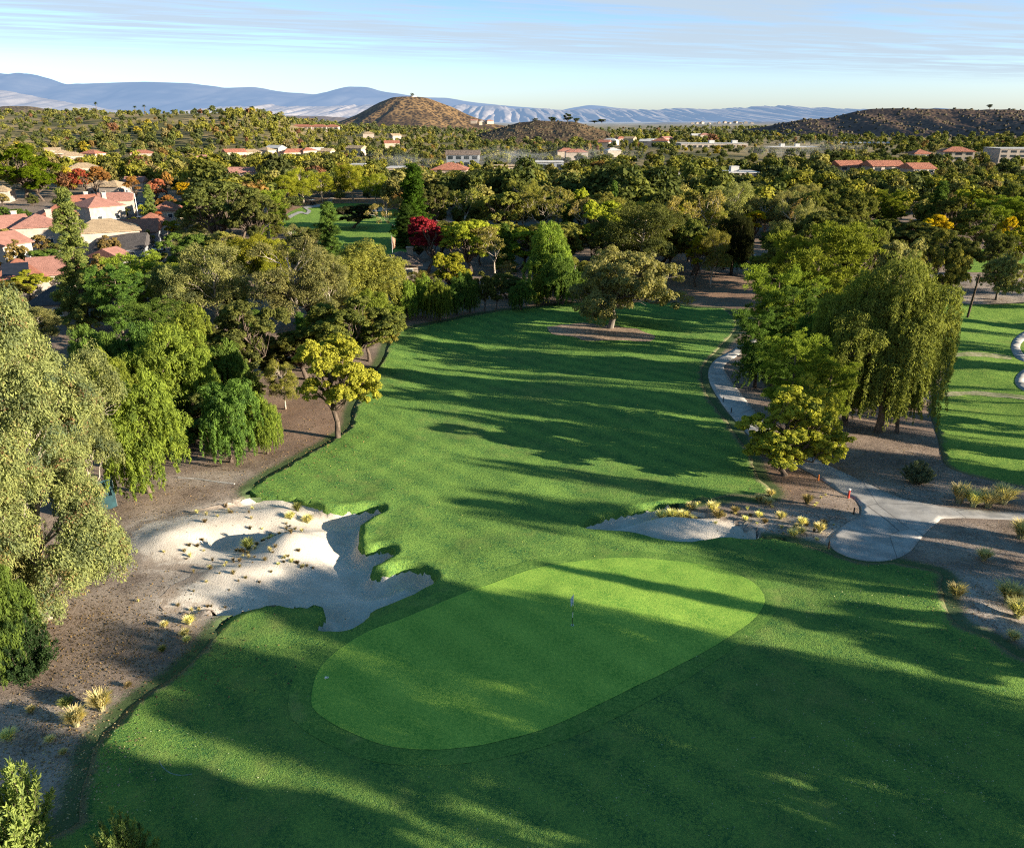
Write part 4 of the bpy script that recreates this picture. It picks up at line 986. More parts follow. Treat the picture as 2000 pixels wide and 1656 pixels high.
block('store_building', 478, 352, 30, 12, 3.6, 'white', 'shade', 'small blue-grey flat roof beyond the big dark oak', floors=1)
block('store_building', 700, 334, 26, 11, 3.4, 'white', 'stucco', 'small white flat roof among trees above the far fairway', floors=1)

FH = {
 'on the left ridge crest': [(205, 217), (217, 216), (237, 220), (250, 221), (270, 222), (300, 224), (313, 223), (327, 225)],
 'low on the left ridge': [(50, 230), (54, 236), (66, 268), (162, 247), (158, 256), (198, 250), (232, 250), (243, 246), (262, 265), (195, 280), (250, 276), (265, 277), (312, 279), (322, 280), (345, 266), (352, 270)],
 'in the left valley rows': [(386, 270), (360, 279), (278, 299), (396, 296), (460, 291), (184, 316)],
 'in the pale-roofed climbing row': [(105, 305), (122, 300), (140, 295), (156, 290), (172, 285), (188, 281)],
 'in the terrace left of centre': [(458, 302), (492, 311), (566, 312), (580, 309), (602, 309), (616, 307), (636, 307), (540, 305), (520, 300)],
 'below the conical hill': [(696, 280), (720, 267), (772, 272), (766, 292), (926, 241), (941, 244), (956, 242)],
 'right of the brown hill': [(1192, 284), (1212, 279), (1262, 287), (1276, 286), (1196, 307), (1125, 314), (1106, 312), (1230, 281), (1300, 281), (1180, 290), (1290, 288), (1360, 272), (1375, 272)],
}
k_ = 0
for zone, L in FH.items():
    L = sorted(L); 
    for i, (cx, b) in enumerate(L):
        k_ += 1; rr = random.Random(k_); x, y, z = ground(cx, b)
        if y > 1500: y = 1500.0 if cx < 900 else 1900.0; x = at_d(cx, y); z = z_of(b, y)
        w = rr.uniform(11, 17); pale = 'pale-roofed' in zone
        rf = 'straw' if pale else rr.choice(['tile', 'tile', 'rose', 'straw', 'white'])
        o = ['first', 'second', 'third', 'fourth', 'fifth', 'sixth', 'seventh', 'eighth', 'ninth', 'tenth', 'eleventh', 'twelfth', 'thirteenth', 'fourteenth', 'fifteenth', 'sixteenth'] 
        nth = o[i] + ' from the left' if i < 16 and i < len(L) / 2 + 3 else (o[len(L) - 1 - i] + ' from the right' if i < len(L) - 1 else 'rightmost')
        house('house', x, y, z, rr.uniform(-.5, .7) if not pale else .5, w, rr.uniform(9, 11), rr.uniform(4.5, 6.2), rf, rr.choice(['stucco', 'stucco', 'cream']), 'tiny pale house %s, %s' % (zone, nth), rr.choice(['gable', 'hip']), wins=False, group='small houses ' + zone)
for i, (cx, b) in enumerate([(1352, 243), (1362, 242), (1371, 241), (1385, 243), (1396, 243), (1404, 241), (1415, 240), (1424, 242), (1436, 240), (1446, 242), (1456, 241), (1468, 243)]):
    y = 3900.0; house('house', at_d(cx, y), y, z_of(b + 1, y), .3 * i, 17, 12, 6.5, 'straw', 'stucco', 'pale speck of a house on the hazy far hill', 'hip', wins=False, group='distant houses on the hazy far hill')

# ------------------------------------------------------------------ small built things
def car(x, y, rz, body, label, pick=False, z=None):
    r = empty('parked_car', (x, y, float(base_h(x, y)) + .06 if z is None else z), rz); tag(r, label, 'car')
    b = MB(); b.box((0, 0, .62), (4.5, 1.78, .55)); b.box((1.5, 0, .93), (1.4, 1.66, .12), 0, .9); b.build('body', M[body], r)
    c = MB(); c.box((-.35 if not pick else .3, 0, 1.18), (2.5 if not pick else 1.7, 1.6, .56), 0, .78); cb = c.build('cabin', M['glass'], r)
    t = MB(); t.box((-.35 if not pick else .3, 0, 1.475), (1.9 if not pick else 1.3, 1.24, .05)); t.build('roof', M[body], r)
    for sx in (-1.4, 1.4):
        for sy in (-.85, .85):
            w = MB(); w.tube([(sx, sy - .1, .33), (sx, sy + .1, .33)], .33, 12); w.build('wheel', M['rubber'], r)
for cx, b, rz, bd, lb in ((126, 468, .5, 'wpaint', 'white car parked below the wide rose-roofed house'), (266, 405, .8, 'wpaint', 'white car at the top end of the street'), (277, 433, .9, 'silver', 'silver car at the right kerb of the street'), (60, 520, .3, 'wpaint', 'white car on the lawn drive at far left'), (146, 476, .5, 'silver', 'grey car right of the white car on the drive'), (1722, 437, .2, 'silver', 'grey car glimpsed between trees on the right')):
    x, y, z = ground(cx, b); car(x, y, rz, bd, lb)
x, y, z = ground(308, 492); car(x, y, 1.35, 'wpaint', 'white pickup parked beside the deep red roof', True)
for i in range(11):
    y = 705 + 2 * (i % 3); cx = 1640 + i * 9; car(at_d(cx, y), y, 1.4, ['wpaint', 'silver', 'blue', 'black'][i % 4], 'parked car in the distant lot below the mesa, %s from the left' % ['first', 'second', 'third', 'fourth', 'fifth', 'sixth', 'seventh', 'eighth', 'ninth', 'tenth', 'last'][i], z=z_of(281, y))

def golf_cart(cx, b, roof, label, rz=0.0):
    x, y, z = ground(cx, b); r = empty('golf_cart', (x, y, z + .15), rz); tag(r, label, 'golf cart')
    q = MB(); q.box((0, 0, .5), (2.3, 1.15, .4)); q.box((.85, 0, .8), (.6, 1.1, .35), 0, .8); q.build('body', M[roof], r)
    q = MB(); q.box((0, 0, 1.9), (1.9, 1.25, .08)); q.build('roof', M['wpaint'], r)
    q = MB(); q.box((-.3, 0, .8), (.5, 1.0, .2)); q.box((-.55, 0, 1.05), (.12, 1.0, .5)); q.build('seat', M['black'], r)
    for sx in (-.85, .85):
        for sy in (-.55, .55):
            q = MB(); q.tube([(sx, sy, .6), (sx, sy, 1.88)], .025, 5); q.build('roof_post', M['metal'], r)
            q = MB(); q.tube([(sx * .9, sy - .08, .22), (sx * .9, sy + .08, .22)], .22, 10); q.build('wheel', M['rubber'], r)
golf_cart(611, 402, 'black', 'golf cart with white roof parked at the far fairway', 1.2)
golf_cart(1465, 517, 'blue', 'blue golf cart on the path beyond the red earth slope', .4)

# flagstick on the green
x, y, z = ground(1118, 1223); z = float(land(np.array([[x, y]]))[0]) + .06
fs = empty('flagstick', (x, y, z), 0, (.9, .9, .95)); tag(fs, 'golf flagstick with pale blue and white flag standing in the hole', 'flagstick')
cuts = [(0, .62, 'black'), (.62, 1.02, 'wpaint'), (1.02, 1.5, 'black'), (1.5, 2.36, 'wpaint')]
q = MB(); q.tube([(0, 0, -.08), (0, 0, 2.34)], .02, 8); pole = q.build('pole', M['black'], fs)
for a, b_, mt in cuts:
    if mt == 'wpaint': q = MB(); q.tube([(0, 0, a), (0, 0, b_)], .024, 8); q.build('white_band', M['wpaint'], pole)
fv, ff = [], []
for i in range(9):
    for j in range(7):
        u_, v_ = i / 8, j / 6; fv.append((-.03 - .17 * u_ * (1 - .3 * v_) , .05 * math.sin(5 * u_ + 2 * v_), 2.30 - .62 * v_ - .28 * u_))
for i in range(8):
    for j in range(6): ff.append((i * 7 + j, i * 7 + j + 1, i * 7 + j + 8, i * 7 + j + 7))
q = MB(); q.add(fv, ff); q.build('flag', noise_mat('flag_cloth', (.35, .50, .72), (.70, .76, .84), 5, .8, 0), fs, True)
q = MB(); q.tube([(0, 0, -.10), (0, 0, .016)], .075, 16, False); q.add([(.075 * math.cos(a) * f, .075 * math.sin(a) * f, .014) for f in (1, 1.45) for a in np.arange(16) * math.pi / 8], [(i, (i + 1) % 16, 16 + (i + 1) % 16, 16 + i) for i in range(16)]); q.build('cup', M['wpaint'], fs)
x, y, z = ground(637, 1325); z = float(land(np.array([[x, y]]))[0])
q = MB(); q.box((0, 0, .05), (.16, .10, .09), .3, .8); q.box((.10, .05, .03), (.07, .07, .05), .8, .7); tag(q.build('marker', M['wpaint'], None, loc=(x, y, z + .06)), 'small white marker on the left edge of the putting green', 'marker')

def rod_thing(name, cx, b, h, r, mat, label, cat, group=None, top=None, lean=0.0):
    x, y, z = ground(cx, b); z = float(land(np.array([[x, y]]))[0]); q = MB(); q.tube([(0, 0, -.2), (lean * .5, 0, h * .5), (lean, 0, h)], [r * 1.1, r, r * .85], 7)
    if top is None: return tag(q.build(name, M[mat], None, loc=(x, y, z)), label, cat, group)
    e = empty(name, (x, y, z)); tag(e, label, cat, group); q.build('shaft', M[mat], e); t = MB(); t.tube([(lean, 0, h), (lean, 0, h + top[0])], r * 1.15, 7); t.build('cap', M[top[1]], e); return e
for cx, b, lb in ((1412, 785, 'dark stake beside the cart path, farthest of the three'), (1428, 806, 'dark stake beside the cart path, middle of the three'), (1446, 834, 'dark stake beside the cart path, nearest of the three')): rod_thing('path_stake', cx, b, .6, .05, 'black', lb, 'stake', 'stakes along the cart path')
rod_thing('marker_post', 1598, 938, .55, .07, 'orange', 'orange marker post at the path edge near the yellow-green bush', 'post')
rod_thing('marker_post', 1657, 972, .75, .09, 'red', 'red marker post with white cap at the path bend', 'post', None, (.12, 'wpaint'))
rod_thing('marker_post', 1667, 1005, .6, .06, 'wood', 'short brown post just below the red marker post', 'post')
rod_thing('marker_post', 1618, 1071, .6, .07, 'wood', 'short brown post at the lower left corner of the path apron', 'post')

# utility poles, lamp posts, flagpole, driving-range pole
x, y, z = ground(1889, 621); e = empty('utility_pole', (x, y, z)); tag(e, 'dark wooden utility pole standing alone on the right fairway', 'utility pole')
q = MB(); q.tube([(0, 0, -.3), (.25, 0, 3.4), (.5, 0, 7.0)], [.2, .18, .14], 8); q.build('pole', M['wood'], e)
q = MB(); q.box((.5, 0, 6.75), (1.6, .12, .12)); q.build('crossarm', M['wood'], e)
def lamp(cx, b, h, label, arm=1):
    x, y, z = ground(cx, b); e = empty('street_lamp', (x, y, z)); tag(e, label, 'street lamp')
    q = MB(); q.tube([(0, 0, -.2), (0, 0, h)], [.16, .09], 7); q.build('pole', M['wpaint'], e)
    if arm:
        q = MB(); q.tube([(0, 0, h - .1), (-.9, 0, h + .35), (-2.0, 0, h + .45)], .06, 6); q.build('arm', M['wpaint'], e)
        q = MB(); q.box((-2.3, 0, h + .42), (.8, .3, .16), 0, .7); q.build('lamp_head', M['metal'], e)
lamp(271, 430, 8, 'pale street lamp with a curved arm above the street'); lamp(212, 458, 6, 'short white lamp post at the street corner', 0)
x, y, z = ground(768, 520); e = empty('flagpole', (x, y, z)); tag(e, 'flagpole with a limp flag beside the brown-shingled building', 'flagpole')
q = MB(); zt = z_of(460, y) - z; q.tube([(0, 0, 0), (0, 0, zt)], [.09, .06], 7); q.build('pole', M['metal'], e)
q = MB(); q.add([(.08, 0, zt - .3), (.75, .15, zt - .7), (.62, -.1, zt - 2.6), (.08, 0, zt - 2.9)], [(0, 1, 2, 3)]); q.build('flag', flat_mat('striped_flag', (.55, .28, .18), .8, 0, .5, 3), e)
x, y, z = ground(522, 492); zt = z_of(394, y) - z; e = empty('net_pole', (x, y, z)); tag(e, 'tall white netting screen on a pole right of the big dark oak', 'net pole')
q = MB(); q.tube([(0, 0, 0), (0, 0, zt)], [.2, .14], 7); q.build('pole', M['wood'], e)
q = MB(); q.add([(.2, 0, zt * .25), (1.5, -1.2, zt * .25), (1.5, -1.2, zt * .92), (.2, 0, zt * .98)], [(0, 1, 2, 3)]); q.build('net', flat_mat('net_cloth', (.42, .44, .46), .9), e)
# white rail fence among the left trees
fa, fb = ground(352, 603), ground(412, 603); e = empty('rail_fence', ((fa[0] + fb[0]) / 2, fa[1], fa[2])); tag(e, 'white three-rail fence seen through the trees', 'fence'); L_ = fb[0] - fa[0]
for zz in (.45, .85, 1.25): q = MB(); q.box((0, 0, zz), (L_, .05, .14)); q.build('rail', M['wpaint'], e)
for i in range(4): q = MB(); q.box((-L_ / 2 + L_ * i / 3, .04, .65), (.14, .14, 1.4)); q.build('post', M['wpaint'], e)
# teal windscreen by the near gum
x, y, z = ground(192, 1002); e = empty('fence_screen', (x, y, z), .9); tag(e, 'dark teal fabric screen behind the big pink-tinged gum', 'fence')
fv = [(-1.6 + 3.2 * i / 12, .06 * math.sin(i * 1.7), 2.6 * j) for i in range(13) for j in (0, 1)]
q = MB(); q.add(fv, [(2 * i, 2 * i + 2, 2 * i + 3, 2 * i + 1) for i in range(12)]); q.build('fabric', M['teal'], e, True)
for s in (-1.6, 0, 1.6): q = MB(); q.tube([(s, .1, -.2), (s, .1, 2.7)], .04, 6); q.build('post', M['metal'], e)
# concrete strip in the mulch, rake, stick, chalk arc
e1 = [ground(a, b) for a, b in ((348, 933), (385, 936), (420, 941), (458, 946))]
q = MB(); q.tube([(p[0], p[1], float(land(np.array([[p[0], p[1]]]))[0]) + .03) for p in e1], .09, 6); tag(q.build('concrete_edging', path_m), 'pale broken concrete edging in the mulch above the sand area', 'edging')
a_, b_ = ground(640, 1217), ground(668, 1215); q = MB(); zz = lambda p: float(land(np.array([[p[0], p[1]]]))[0]) + .06
e = empty('bunker_rake', (a_[0], a_[1], zz(a_))); tag(e, 'dark rake lying in the lower end of the left bunker', 'rake')
q.tube([(0, 0, 0), (b_[0] - a_[0], b_[1] - a_[1], zz(b_) - zz(a_) + .03)], .025, 6); q.build('handle', M['wood'], e); q = MB(); q.box((0, 0, .02), (.08, .6, .06), .1)
for t in range(7): q.box((0, -.27 + .09 * t, -.03), (.02, .015, .09))
q.build('rake_head', M['black'], e)
def chalk():
    pts = smooth_poly([(312, 1486), (316, 1496), (330, 1508), (352, 1515), (375, 1513)], 4, False); Vs, Fs = [], []
    W_ = [ground(*p) for p in pts]
    for i, p in enumerate(W_):
        zq = land(np.array([[p[0], p[1] - .035], [p[0], p[1] + .035]])) + .045; Vs += [(p[0], p[1] - .035, zq[0]), (p[0], p[1] + .035, zq[1])]
        if i: Fs.append((2 * i - 2, 2 * i, 2 * i + 1, 2 * i - 1))
    q = MB(); q.add(Vs, Fs); tag(q.build('chalk_line', noise_mat('worn_chalk', (.08, .16, .07), (.3, .36, .28), 9, .9, 0)), 'faint white curved chalk line on the shaded rough at lower left', 'line marking', kind='structure')
chalk()
# hilltop tank
q = MB(); q.tube([(0, 0, -2), (0, 0, 3.0)], 8, 20); q.tube([(0, 0, 3.0), (0, 0, 3.3)], [8.3, 7.8], 20); tag(q.build('water_tank', M['wpaint'], None, loc=(CONE[0] + 14, CONE[1] - 14, CONE[2] - 2.5)), 'white water tank on top of the conical hill', 'tank')
# thin wires strung by the crimson tree
for i, (p0, p1) in enumerate((((828, 520), (1010, 522)), ((1010, 522), (1180, 512)))):
    a_, b_ = (at_d(p0[0], 158, 6), 158, z_of(p0[1], 158)), (at_d(p1[0], 152, 6), 152, z_of(p1[1], 152))
    q = MB(); q.tube([(a_[0] + (b_[0] - a_[0]) * t, a_[1] + (b_[1] - a_[1]) * t, a_[2] + (b_[2] - a_[2]) * t - 1.0 * math.sin(math.pi * t)) for t in np.linspace(0, 1, 9)], .035, 4); tag(q.build('overhead_wire', M['black']), ('dark overhead wire left span, right of the crimson tree', 'dark overhead wire right span, reaching the lone oak')[i], 'wire')
# trees standing outside the picture on the right and behind the camera: kind, x, y, height, width
SHADE = [('cypress_tree', 52, 30.4, 17, 2.6), ('round_tree', 52, 30.3, 11.8, 7), ('cypress_tree', 58, 36.5, 21, 5), ('gum_tree', 66, 34, 23, 7), ('gum_tree', 43, 24.6, 20, 9), ('broadleaf_tree', 41, 24.8, 13, 9), ('gum_tree', 55, 21.5, 24, 7), ('gum_tree', 35, 17.3, 20, 8), ('broadleaf_tree', 37, 17, 14, 9), ('gum_tree', 45, 14, 22, 10), ('gum_tree', 31, 10, 23, 7), ('broadleaf_tree', 33, 9.6, 17, 6.5), ('gum_tree', 40, 4, 22, 10), ('gum_tree', 27, 1.5, 18, 7), ('gum_tree', 19, -4, 16, 7), ('gum_tree', 31, -8, 20, 10), ('gum_tree', 8, -8, 15, 7), ('gum_tree', 62, 16, 25, 11),
    ('broadleaf_tree', 62, 40, 13, 8), ('broadleaf_tree', 76, 50, 10, 9), ('gum_tree', 96, 62, 11, 8), ('gum_tree', 104, 82, 12, 9), ('broadleaf_tree', 122, 106, 12, 11)]
# ------------------------------------------------------------------ trees one can point at
T = tree_px
# near left
T('flowering_gum', 95, 574, 330, 'gumg', 'giant pinkish-tinged gum tree at the left, nearest the bunker', base=1192, var=0, rz=.4)
T('flowering_gum', -40, 610, 300, 'gumg', 'giant gum tree cut by the left picture edge', base=1225, var=1, rz=2.2)
T('gum_tree', 190, 700, 170, 'gumg', 'shorter gum with dark trunk beside the teal screen', base=1012, var=0)
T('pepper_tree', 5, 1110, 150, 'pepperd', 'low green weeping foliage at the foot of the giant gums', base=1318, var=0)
T('pepper_tree', 292, 742, 165, 'pepper', 'bright weeping pepper tree right of the giant gum', base=962, var=1)
T('twiggy_shrub', 262, 770, 110, 'tan', 'grey leafless brush between the giant gum and the pepper tree', base=945)
T('pepper_tree', 452, 752, 115, 'pepperd', 'shaded pepper tree touching the ground on the mulch, left of a pair', base=902, var=2)
T('pepper_tree', 522, 772, 72, 'pepper', 'sunlit pepper tree on the mulch, right of a pair', base=884, var=0)
T('pepper_tree', 330, 642, 165, 'pepper', 'tall yellow-green pepper tree behind the bright pepper tree', d=76, var=2)
T('pepper_tree', 388, 605, 120, 'pepper', 'tallest yellow-green pepper tree at left centre', d=84, var=0)
T('pepper_tree', 250, 690, 110, 'pepper', 'small yellow-green pepper tree peeping behind the giant gum', d=70, var=1)
T('pepper_tree', 402, 690, 90, 'pepper', 'yellow-green pepper tree just behind the mulch pair', d=76, var=1)
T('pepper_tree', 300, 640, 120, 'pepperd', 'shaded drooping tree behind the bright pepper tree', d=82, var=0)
T('bush_tree', 400, 770, 110, 'oakd', 'dark undergrowth bush behind the mulch pair, left of them', d=73.5)
T('pepper_tree', 440, 672, 110, 'pepperd', 'shaded drooping tree behind the mulch pair', d=80, var=1)
T('bush_tree', 340, 800, 100, 'pepperd', 'low green bush between the bright pepper tree and the mulch pair', d=70)
T('pepper_tree', 225, 640, 110, 'pepperd', 'shaded drooping tree rising just right of the giant gum', d=80, var=2)
T('broadleaf_tree', 492, 588, 165, 'oakd', 'dark dense oak with short trunk at the top of the mulch', base=758, var=0)
T('broadleaf_tree', 430, 640, 110, 'oakd', 'dark tree joined to the left side of the dense oak', d=86, var=1)
T('gum_tree', 556, 706, 62, 'olive', 'small thin sapling left of the round yellow-green tree', base=790, var=1)
T('round_tree', 660, 662, 165, 'carrot', 'round yellow-green tree with pale forked trunk at the fairway edge', base=854, var=0, rz=.6)
T('bush_tree', 470, 716, 90, 'oakd', 'dark low tree between the mulch pair and the dense oak', d=84)
T('bush_tree', 250, 770, 100, 'pepperd', 'low bush in the gap right of the giant gum', d=66)
T('broadleaf_tree', 600, 640, 120, 'olived', 'dark olive tree right behind the small thin sapling', d=91, var=2)
T('round_tree', 722, 612, 110, 'olive', 'olive tree at the fairway edge right of the dark spreading tree', d=99, var=0)
T('bush_tree', 548, 668, 84, 'oakd', 'dark bush tree between the dense oak and the sapling', d=93)
T('broadleaf_tree', 665, 640, 110, 'olived', 'dark tree directly behind the round yellow-green tree', d=93, var=0)
T('round_tree', 690, 582, 175, 'olived', 'dark spreading tree behind the round yellow-green tree', base=740, var=1)
T('round_tree', 640, 612, 110, 'carrot', 'olive tree between the dense oak and the dark spreading tree', d=98, var=0)
T('pepper_tree', 738, 568, 105, 'pepper', 'yellow-green pepper tree where the fairway edge begins', base=668, var=1)
row = [(795, 552, 626, 52, 'pepper'), (826, 540, 616, 52, 'pepper'), (860, 546, 624, 56, 'pepper'), (893, 538, 614, 48, 'pepperd'), (918, 535, 610, 46, 'pepperd'), (946, 532, 608, 46, 'oakd'), (968, 545, 604, 40, 'oakd'), (1018, 545, 606, 50, 'pepperd'), (1048, 540, 596, 48, 'pepper')]
for i, (cx, tp, b, w, c) in enumerate(row):
    T('pepper_tree' if c != 'oakd' else 'round_tree', cx, tp, w, c, ['%s small tree from the left in the row along the fairway top', '%s small tree from the right in the row along the fairway top'][i > 4] % (['first', 'second', 'third', 'fourth', 'middle', 'fourth', 'third', 'second', 'first'][i]), base=b, group='row of small trees along the fairway top', var=i % 2)
# middle left wood
T('cedar_tree', 172, 372, 112, 'cedar', 'tall pointed cedar rising in front of the red-roofed houses', d=118)
T('gum_tree', 588, 470, 150, 'gum', 'broad grey-olive gum in the wood left of the far fairway', d=112, var=1)
T('gum_tree', 650, 500, 90, 'gum', 'narrow grey-olive gum right of the broad one', d=112, var=2)
T('weeping_tree', 715, 478, 165, 'olive', 'drooping olive tree in front of the far fairway', d=122, var=0)
T('gum_tree', 430, 478, 130, 'gum', 'tan-olive gum with bare red trunk above the dense oak', d=112, var=2)
T('gum_tree', 360, 520, 100, 'gum', 'pale grey gum left of the tan-olive gum', d=112, var=0)
T('pine_tree', 290, 500, 120, 'pine', 'bright pine just right of the tall cedar', d=116, var=0)
T('pine_tree', 245, 520, 100, 'pined', 'dark pine half behind the tall cedar', d=108, var=1)
T('pine_tree', 340, 512, 90, 'pine', 'second bright pine right of the tall cedar', d=126, var=2)
T('pine_tree', 305, 590, 105, 'pined', 'lower dark pine in front of the two bright pines', d=98, var=1)
T('cedar_tree', 652, 398, 92, 'pined', 'slender pointed conifer in front of the far fairway', d=150)
T('broadleaf_tree', 440, 355, 160, 'oakd', 'big dark round oak right of the houses', d=190, var=2)
T('broadleaf_tree', 500, 385, 90, 'oakd', 'dark oak on the right shoulder of the big round oak', d=182, var=3)
T('gum_tree', 500, 462, 90, 'yg', 'yellow-green weeping gum below the netting screen', d=140, var=0)
T('weeping_tree', 540, 470, 60, 'yg', 'yellowish drooping tree right of the netting screen foot', d=138, var=1)
T('round_tree', 378, 458, 100, 'pepperd', 'green tree behind the dark-shingled house', d=150, var=0)
T('round_tree', 440, 455, 80, 'olive', 'yellowish olive tree below the big round oak', d=150, var=1)
T('cedar_tree', 300, 362, 42, 'cedar', 'dull green conifer standing at the end of the street', d=232)
T('pine_tree', 540, 372, 60, 'pine', 'bright pine right of the netting screen', d=215, var=0)
T('broadleaf_tree', 52, 284, 118, (.075, .11, .012), 'huge bright yellow-green tree behind the houses at far left', d=325, var=0)
T('broadleaf_tree', 85, 330, 60, (.085, .12, .012), 'lower bright tree at the foot of the huge yellow-green tree', d=312, var=1)
for cx, tp, w, c, d_, lb in ((166, 330, 34, 'red', 318, 'red-orange autumn tree above the houses, left of two'), (198, 326, 44, 'orange', 322, 'red-orange autumn tree above the houses, right of two'), (310, 350, 40, 'pink', 290, 'pale pink autumn tree beyond the street'), (330, 336, 26, 'orange', 300, 'slim orange autumn tree right of the pink one'), (366, 357, 44, 'yellow', 285, 'bright yellow autumn tree left of the big round oak'), (264, 345, 30, 'orange', 312, 'orange autumn tree behind the tall-storeyed house'), (334, 382, 36, 'orange', 262, 'orange-brown bush tree below the slim orange one'), (314, 414, 22, 'red', 232, 'small dark red tree beside the street-end conifer')):
    T('autumn_tree', cx, tp, w, c, lb, d=d_)
for cx, tp, w, c, b, lb in ((95, 488, 72, 'pepperd', 540, 'round green garden tree above the low pink-tiled house'), (40, 470, 40, 'tan', 524, 'purplish bare garden tree beside the gabled white house'), (236, 402, 40, 'oakd', 428, 'dark clipped garden shrub at the street left kerb'), (262, 425, 26, 'yg', 438, 'bright green garden bush by the street'), (332, 390, 44, 'pepperd', 424, 'dense green bush tree left of the big round oak'), (60, 530, 80, 'yg', 590, 'yellow-green garden tree below the solar-panelled house'), (22, 548, 80, 'bronze', 604, 'bronze-green garden tree at the left edge below the solar-panelled house'), (150, 565, 60, 'pepperd', 625, 'green garden tree beside the shaded dark roof'), (20, 405, 60, 'pepperd', 440, 'round green tree in front of the white house at the left edge')):
    T('round_tree' if w > 41 else 'bush_tree', cx, tp, w, c, lb, base=b)
T('bare_tree', 287, 426, 40, 'straw', 'leafless white-branched tree in front of the deep red roof', base=472, var=0)
# centre
T('autumn_tree', 836, 424, 70, 'crimson', 'crimson-leaved tree beside the brown-shingled building', base=528, var=0)
T('cypress_tree', 812, 322, 78, (.045, .085, .016), 'tall dark pointed conifer behind the crimson tree', d=205, var=0)
T('cypress_tree', 795, 400, 50, (.035, .06, .018), 'shorter dark conifer at the foot of the tall pointed one', d=196, var=1)
T('broadleaf_tree', 690, 400, 76, (.05, .055, .04), 'dark single tree standing on the far fairway', base=446, var=1)
T('broadleaf_tree', 922, 430, 110, 'yg', 'yellow-green tree right of the crimson tree', d=158, var=2)
T('bare_tree', 968, 440, 100, 'straw', 'tan half-bare tree with pale branches at centre', d=155, var=1)
T('round_tree', 880, 495, 80, 'yg', 'low yellow-green tree in front of the crimson tree', d=140, var=0)
T('pepper_tree', 1062, 438, 100, 'pepper', 'tall bright pepper tree behind the fairway row', d=142, var=0)
T('pepper_tree', 1098, 500, 90, 'pepperd', 'grey-green pepper tree left of the lone oak', d=132, var=1)
T('oak_tree', 1192, 494, 208, 'oak', 'lone spreading oak on bare earth at the fairway end', base=648, var=0, rz=0.0)
T('gum_tree', 1250, 402, 150, 'oakd', 'big dark gum directly behind the lone oak', d=152, var=0)
T('gum_tree', 1195, 425, 100, 'oakd', 'dark gum left behind the lone oak', d=160, var=1)
T('broadleaf_tree', 1352, 432, 90, 'olived', 'dark olive tree right of the big dark gum', d=160, var=3)
T('autumn_tree', 1358, 462, 56, (.24, .21, .02), 'yellow-green autumn tree under the dark olive tree', base=552, var=1)
T('gum_tree', 1388, 450, 60, 'olive', 'olive weeping gum at the top of the red earth slope', base=555, var=2)
T('weeping_tree', 1428, 424, 76, (.03, .035, .02), 'dark weeping tree with thin trunks above the red slope', base=530, var=1)
T('autumn_tree', 1470, 412, 46, 'yellow', 'golden-yellow tree behind the dark weeping tree', d=205, var=0)
T('broadleaf_tree', 1392, 496, 30, 'oakd', 'small dark bush on the patch of turf', base=528, var=2)
T('bare_tree', 905, 372, 80, 'olive', 'tree with slanting white branches, left of two', d=220, var=0)
T('bare_tree', 1055, 372, 90, 'olive', 'tree with slanting white branches, right of two', d=215, var=1)
T('bare_tree', 780, 385, 70, 'tan', 'brown half-bare tree left of the tall dark conifer', d=205, var=1)
for i, (cx, tp, w, d_) in enumerate(((565, 342, 55, 300), (592, 330, 60, 305), (630, 338, 56, 310), (690, 322, 60, 315), (735, 340, 56, 300))):
    T('gum_tree', cx, tp, w, 'yg', 'sunlit gum with orange trunk behind the far fairway, %s from the left' % ['first', 'second', 'third', 'fourth', 'fifth'][i], d=d_, group='gums behind the far fairway', var=i % 3)
# island of trees between the fairways
T('weeping_tree', 1715, 516, 215, (.165, .185, .062), 'huge drooping tree with hanging sprays right of the cart path', base=846, var=0, dep=.55)
T('weeping_tree', 1690, 600, 190, 'olived', 'shaded drooping tree inside the island of trees', d=87, var=1, dep=.5)
T('pine_tree', 1578, 440, 200, 'pine', 'tall bright green pine at the heart of the island', d=100, var=0, dep=.5)
T('pine_tree', 1530, 560, 130, 'pined', 'dark leaning pine at the left side of the island', d=93, var=1, dep=.5)
T('pine_tree', 1470, 605, 110, 'pined', 'dark bushy pine overhanging the cart path bend', d=88, var=2, dep=.55)
T('pine_tree', 1530, 655, 140, 'pine', 'open pine with grey twigs behind the yellow-green bush', base=868, var=1, dep=.5)
T('pine_tree', 1600, 700, 110, 'pine', 'small bright pine right of the open pine', d=71.5, var=0, dep=.5)
T('bush_tree', 1532, 760, 190, 'carrot', 'dense yellow-green bush beside the cart path junction', base=928, var=0, dep=.8)
T('round_tree', 1565, 735, 110, 'carrot', 'upper yellow-green tree leaning over the dense bush', d=67, var=1, dep=.5)
T('pepper_tree', 1500, 668, 120, 'pined', 'dark leafy tree filling the island above the path bend', d=86.5, var=1, dep=.5)
T('bush_tree', 1620, 660, 150, 'pined', 'dark dense bush between the two pines and the drooping tree', d=75.5, dep=.5)
T('pepper_tree', 1590, 600, 140, 'pepperd', 'green drooping tree in the middle of the island', d=88, var=0, dep=.6)
T('weeping_tree', 1752, 560, 110, (.165, .185, .062), 'right half of the drooping canopy, a second drooping tree', d=74.5, var=1, dep=.5)
T('weeping_tree', 1648, 545, 170, (.15, .18, .055), 'left part of the drooping canopy beside the bright pine', d=76, var=0, dep=.5)
T('pine_tree', 1505, 520, 150, 'pine', 'broad bright pine above the path bend, left of the tall one', d=94, var=2, dep=.5)
T('round_tree', 1790, 452, 120, 'bronze', 'bronze-green tree at the top right of the island', d=108, var=1, dep=.5)
T('round_tree', 1730, 470, 130, 'oak', 'grey-green oak behind the huge drooping tree', d=107, var=0, dep=.5)
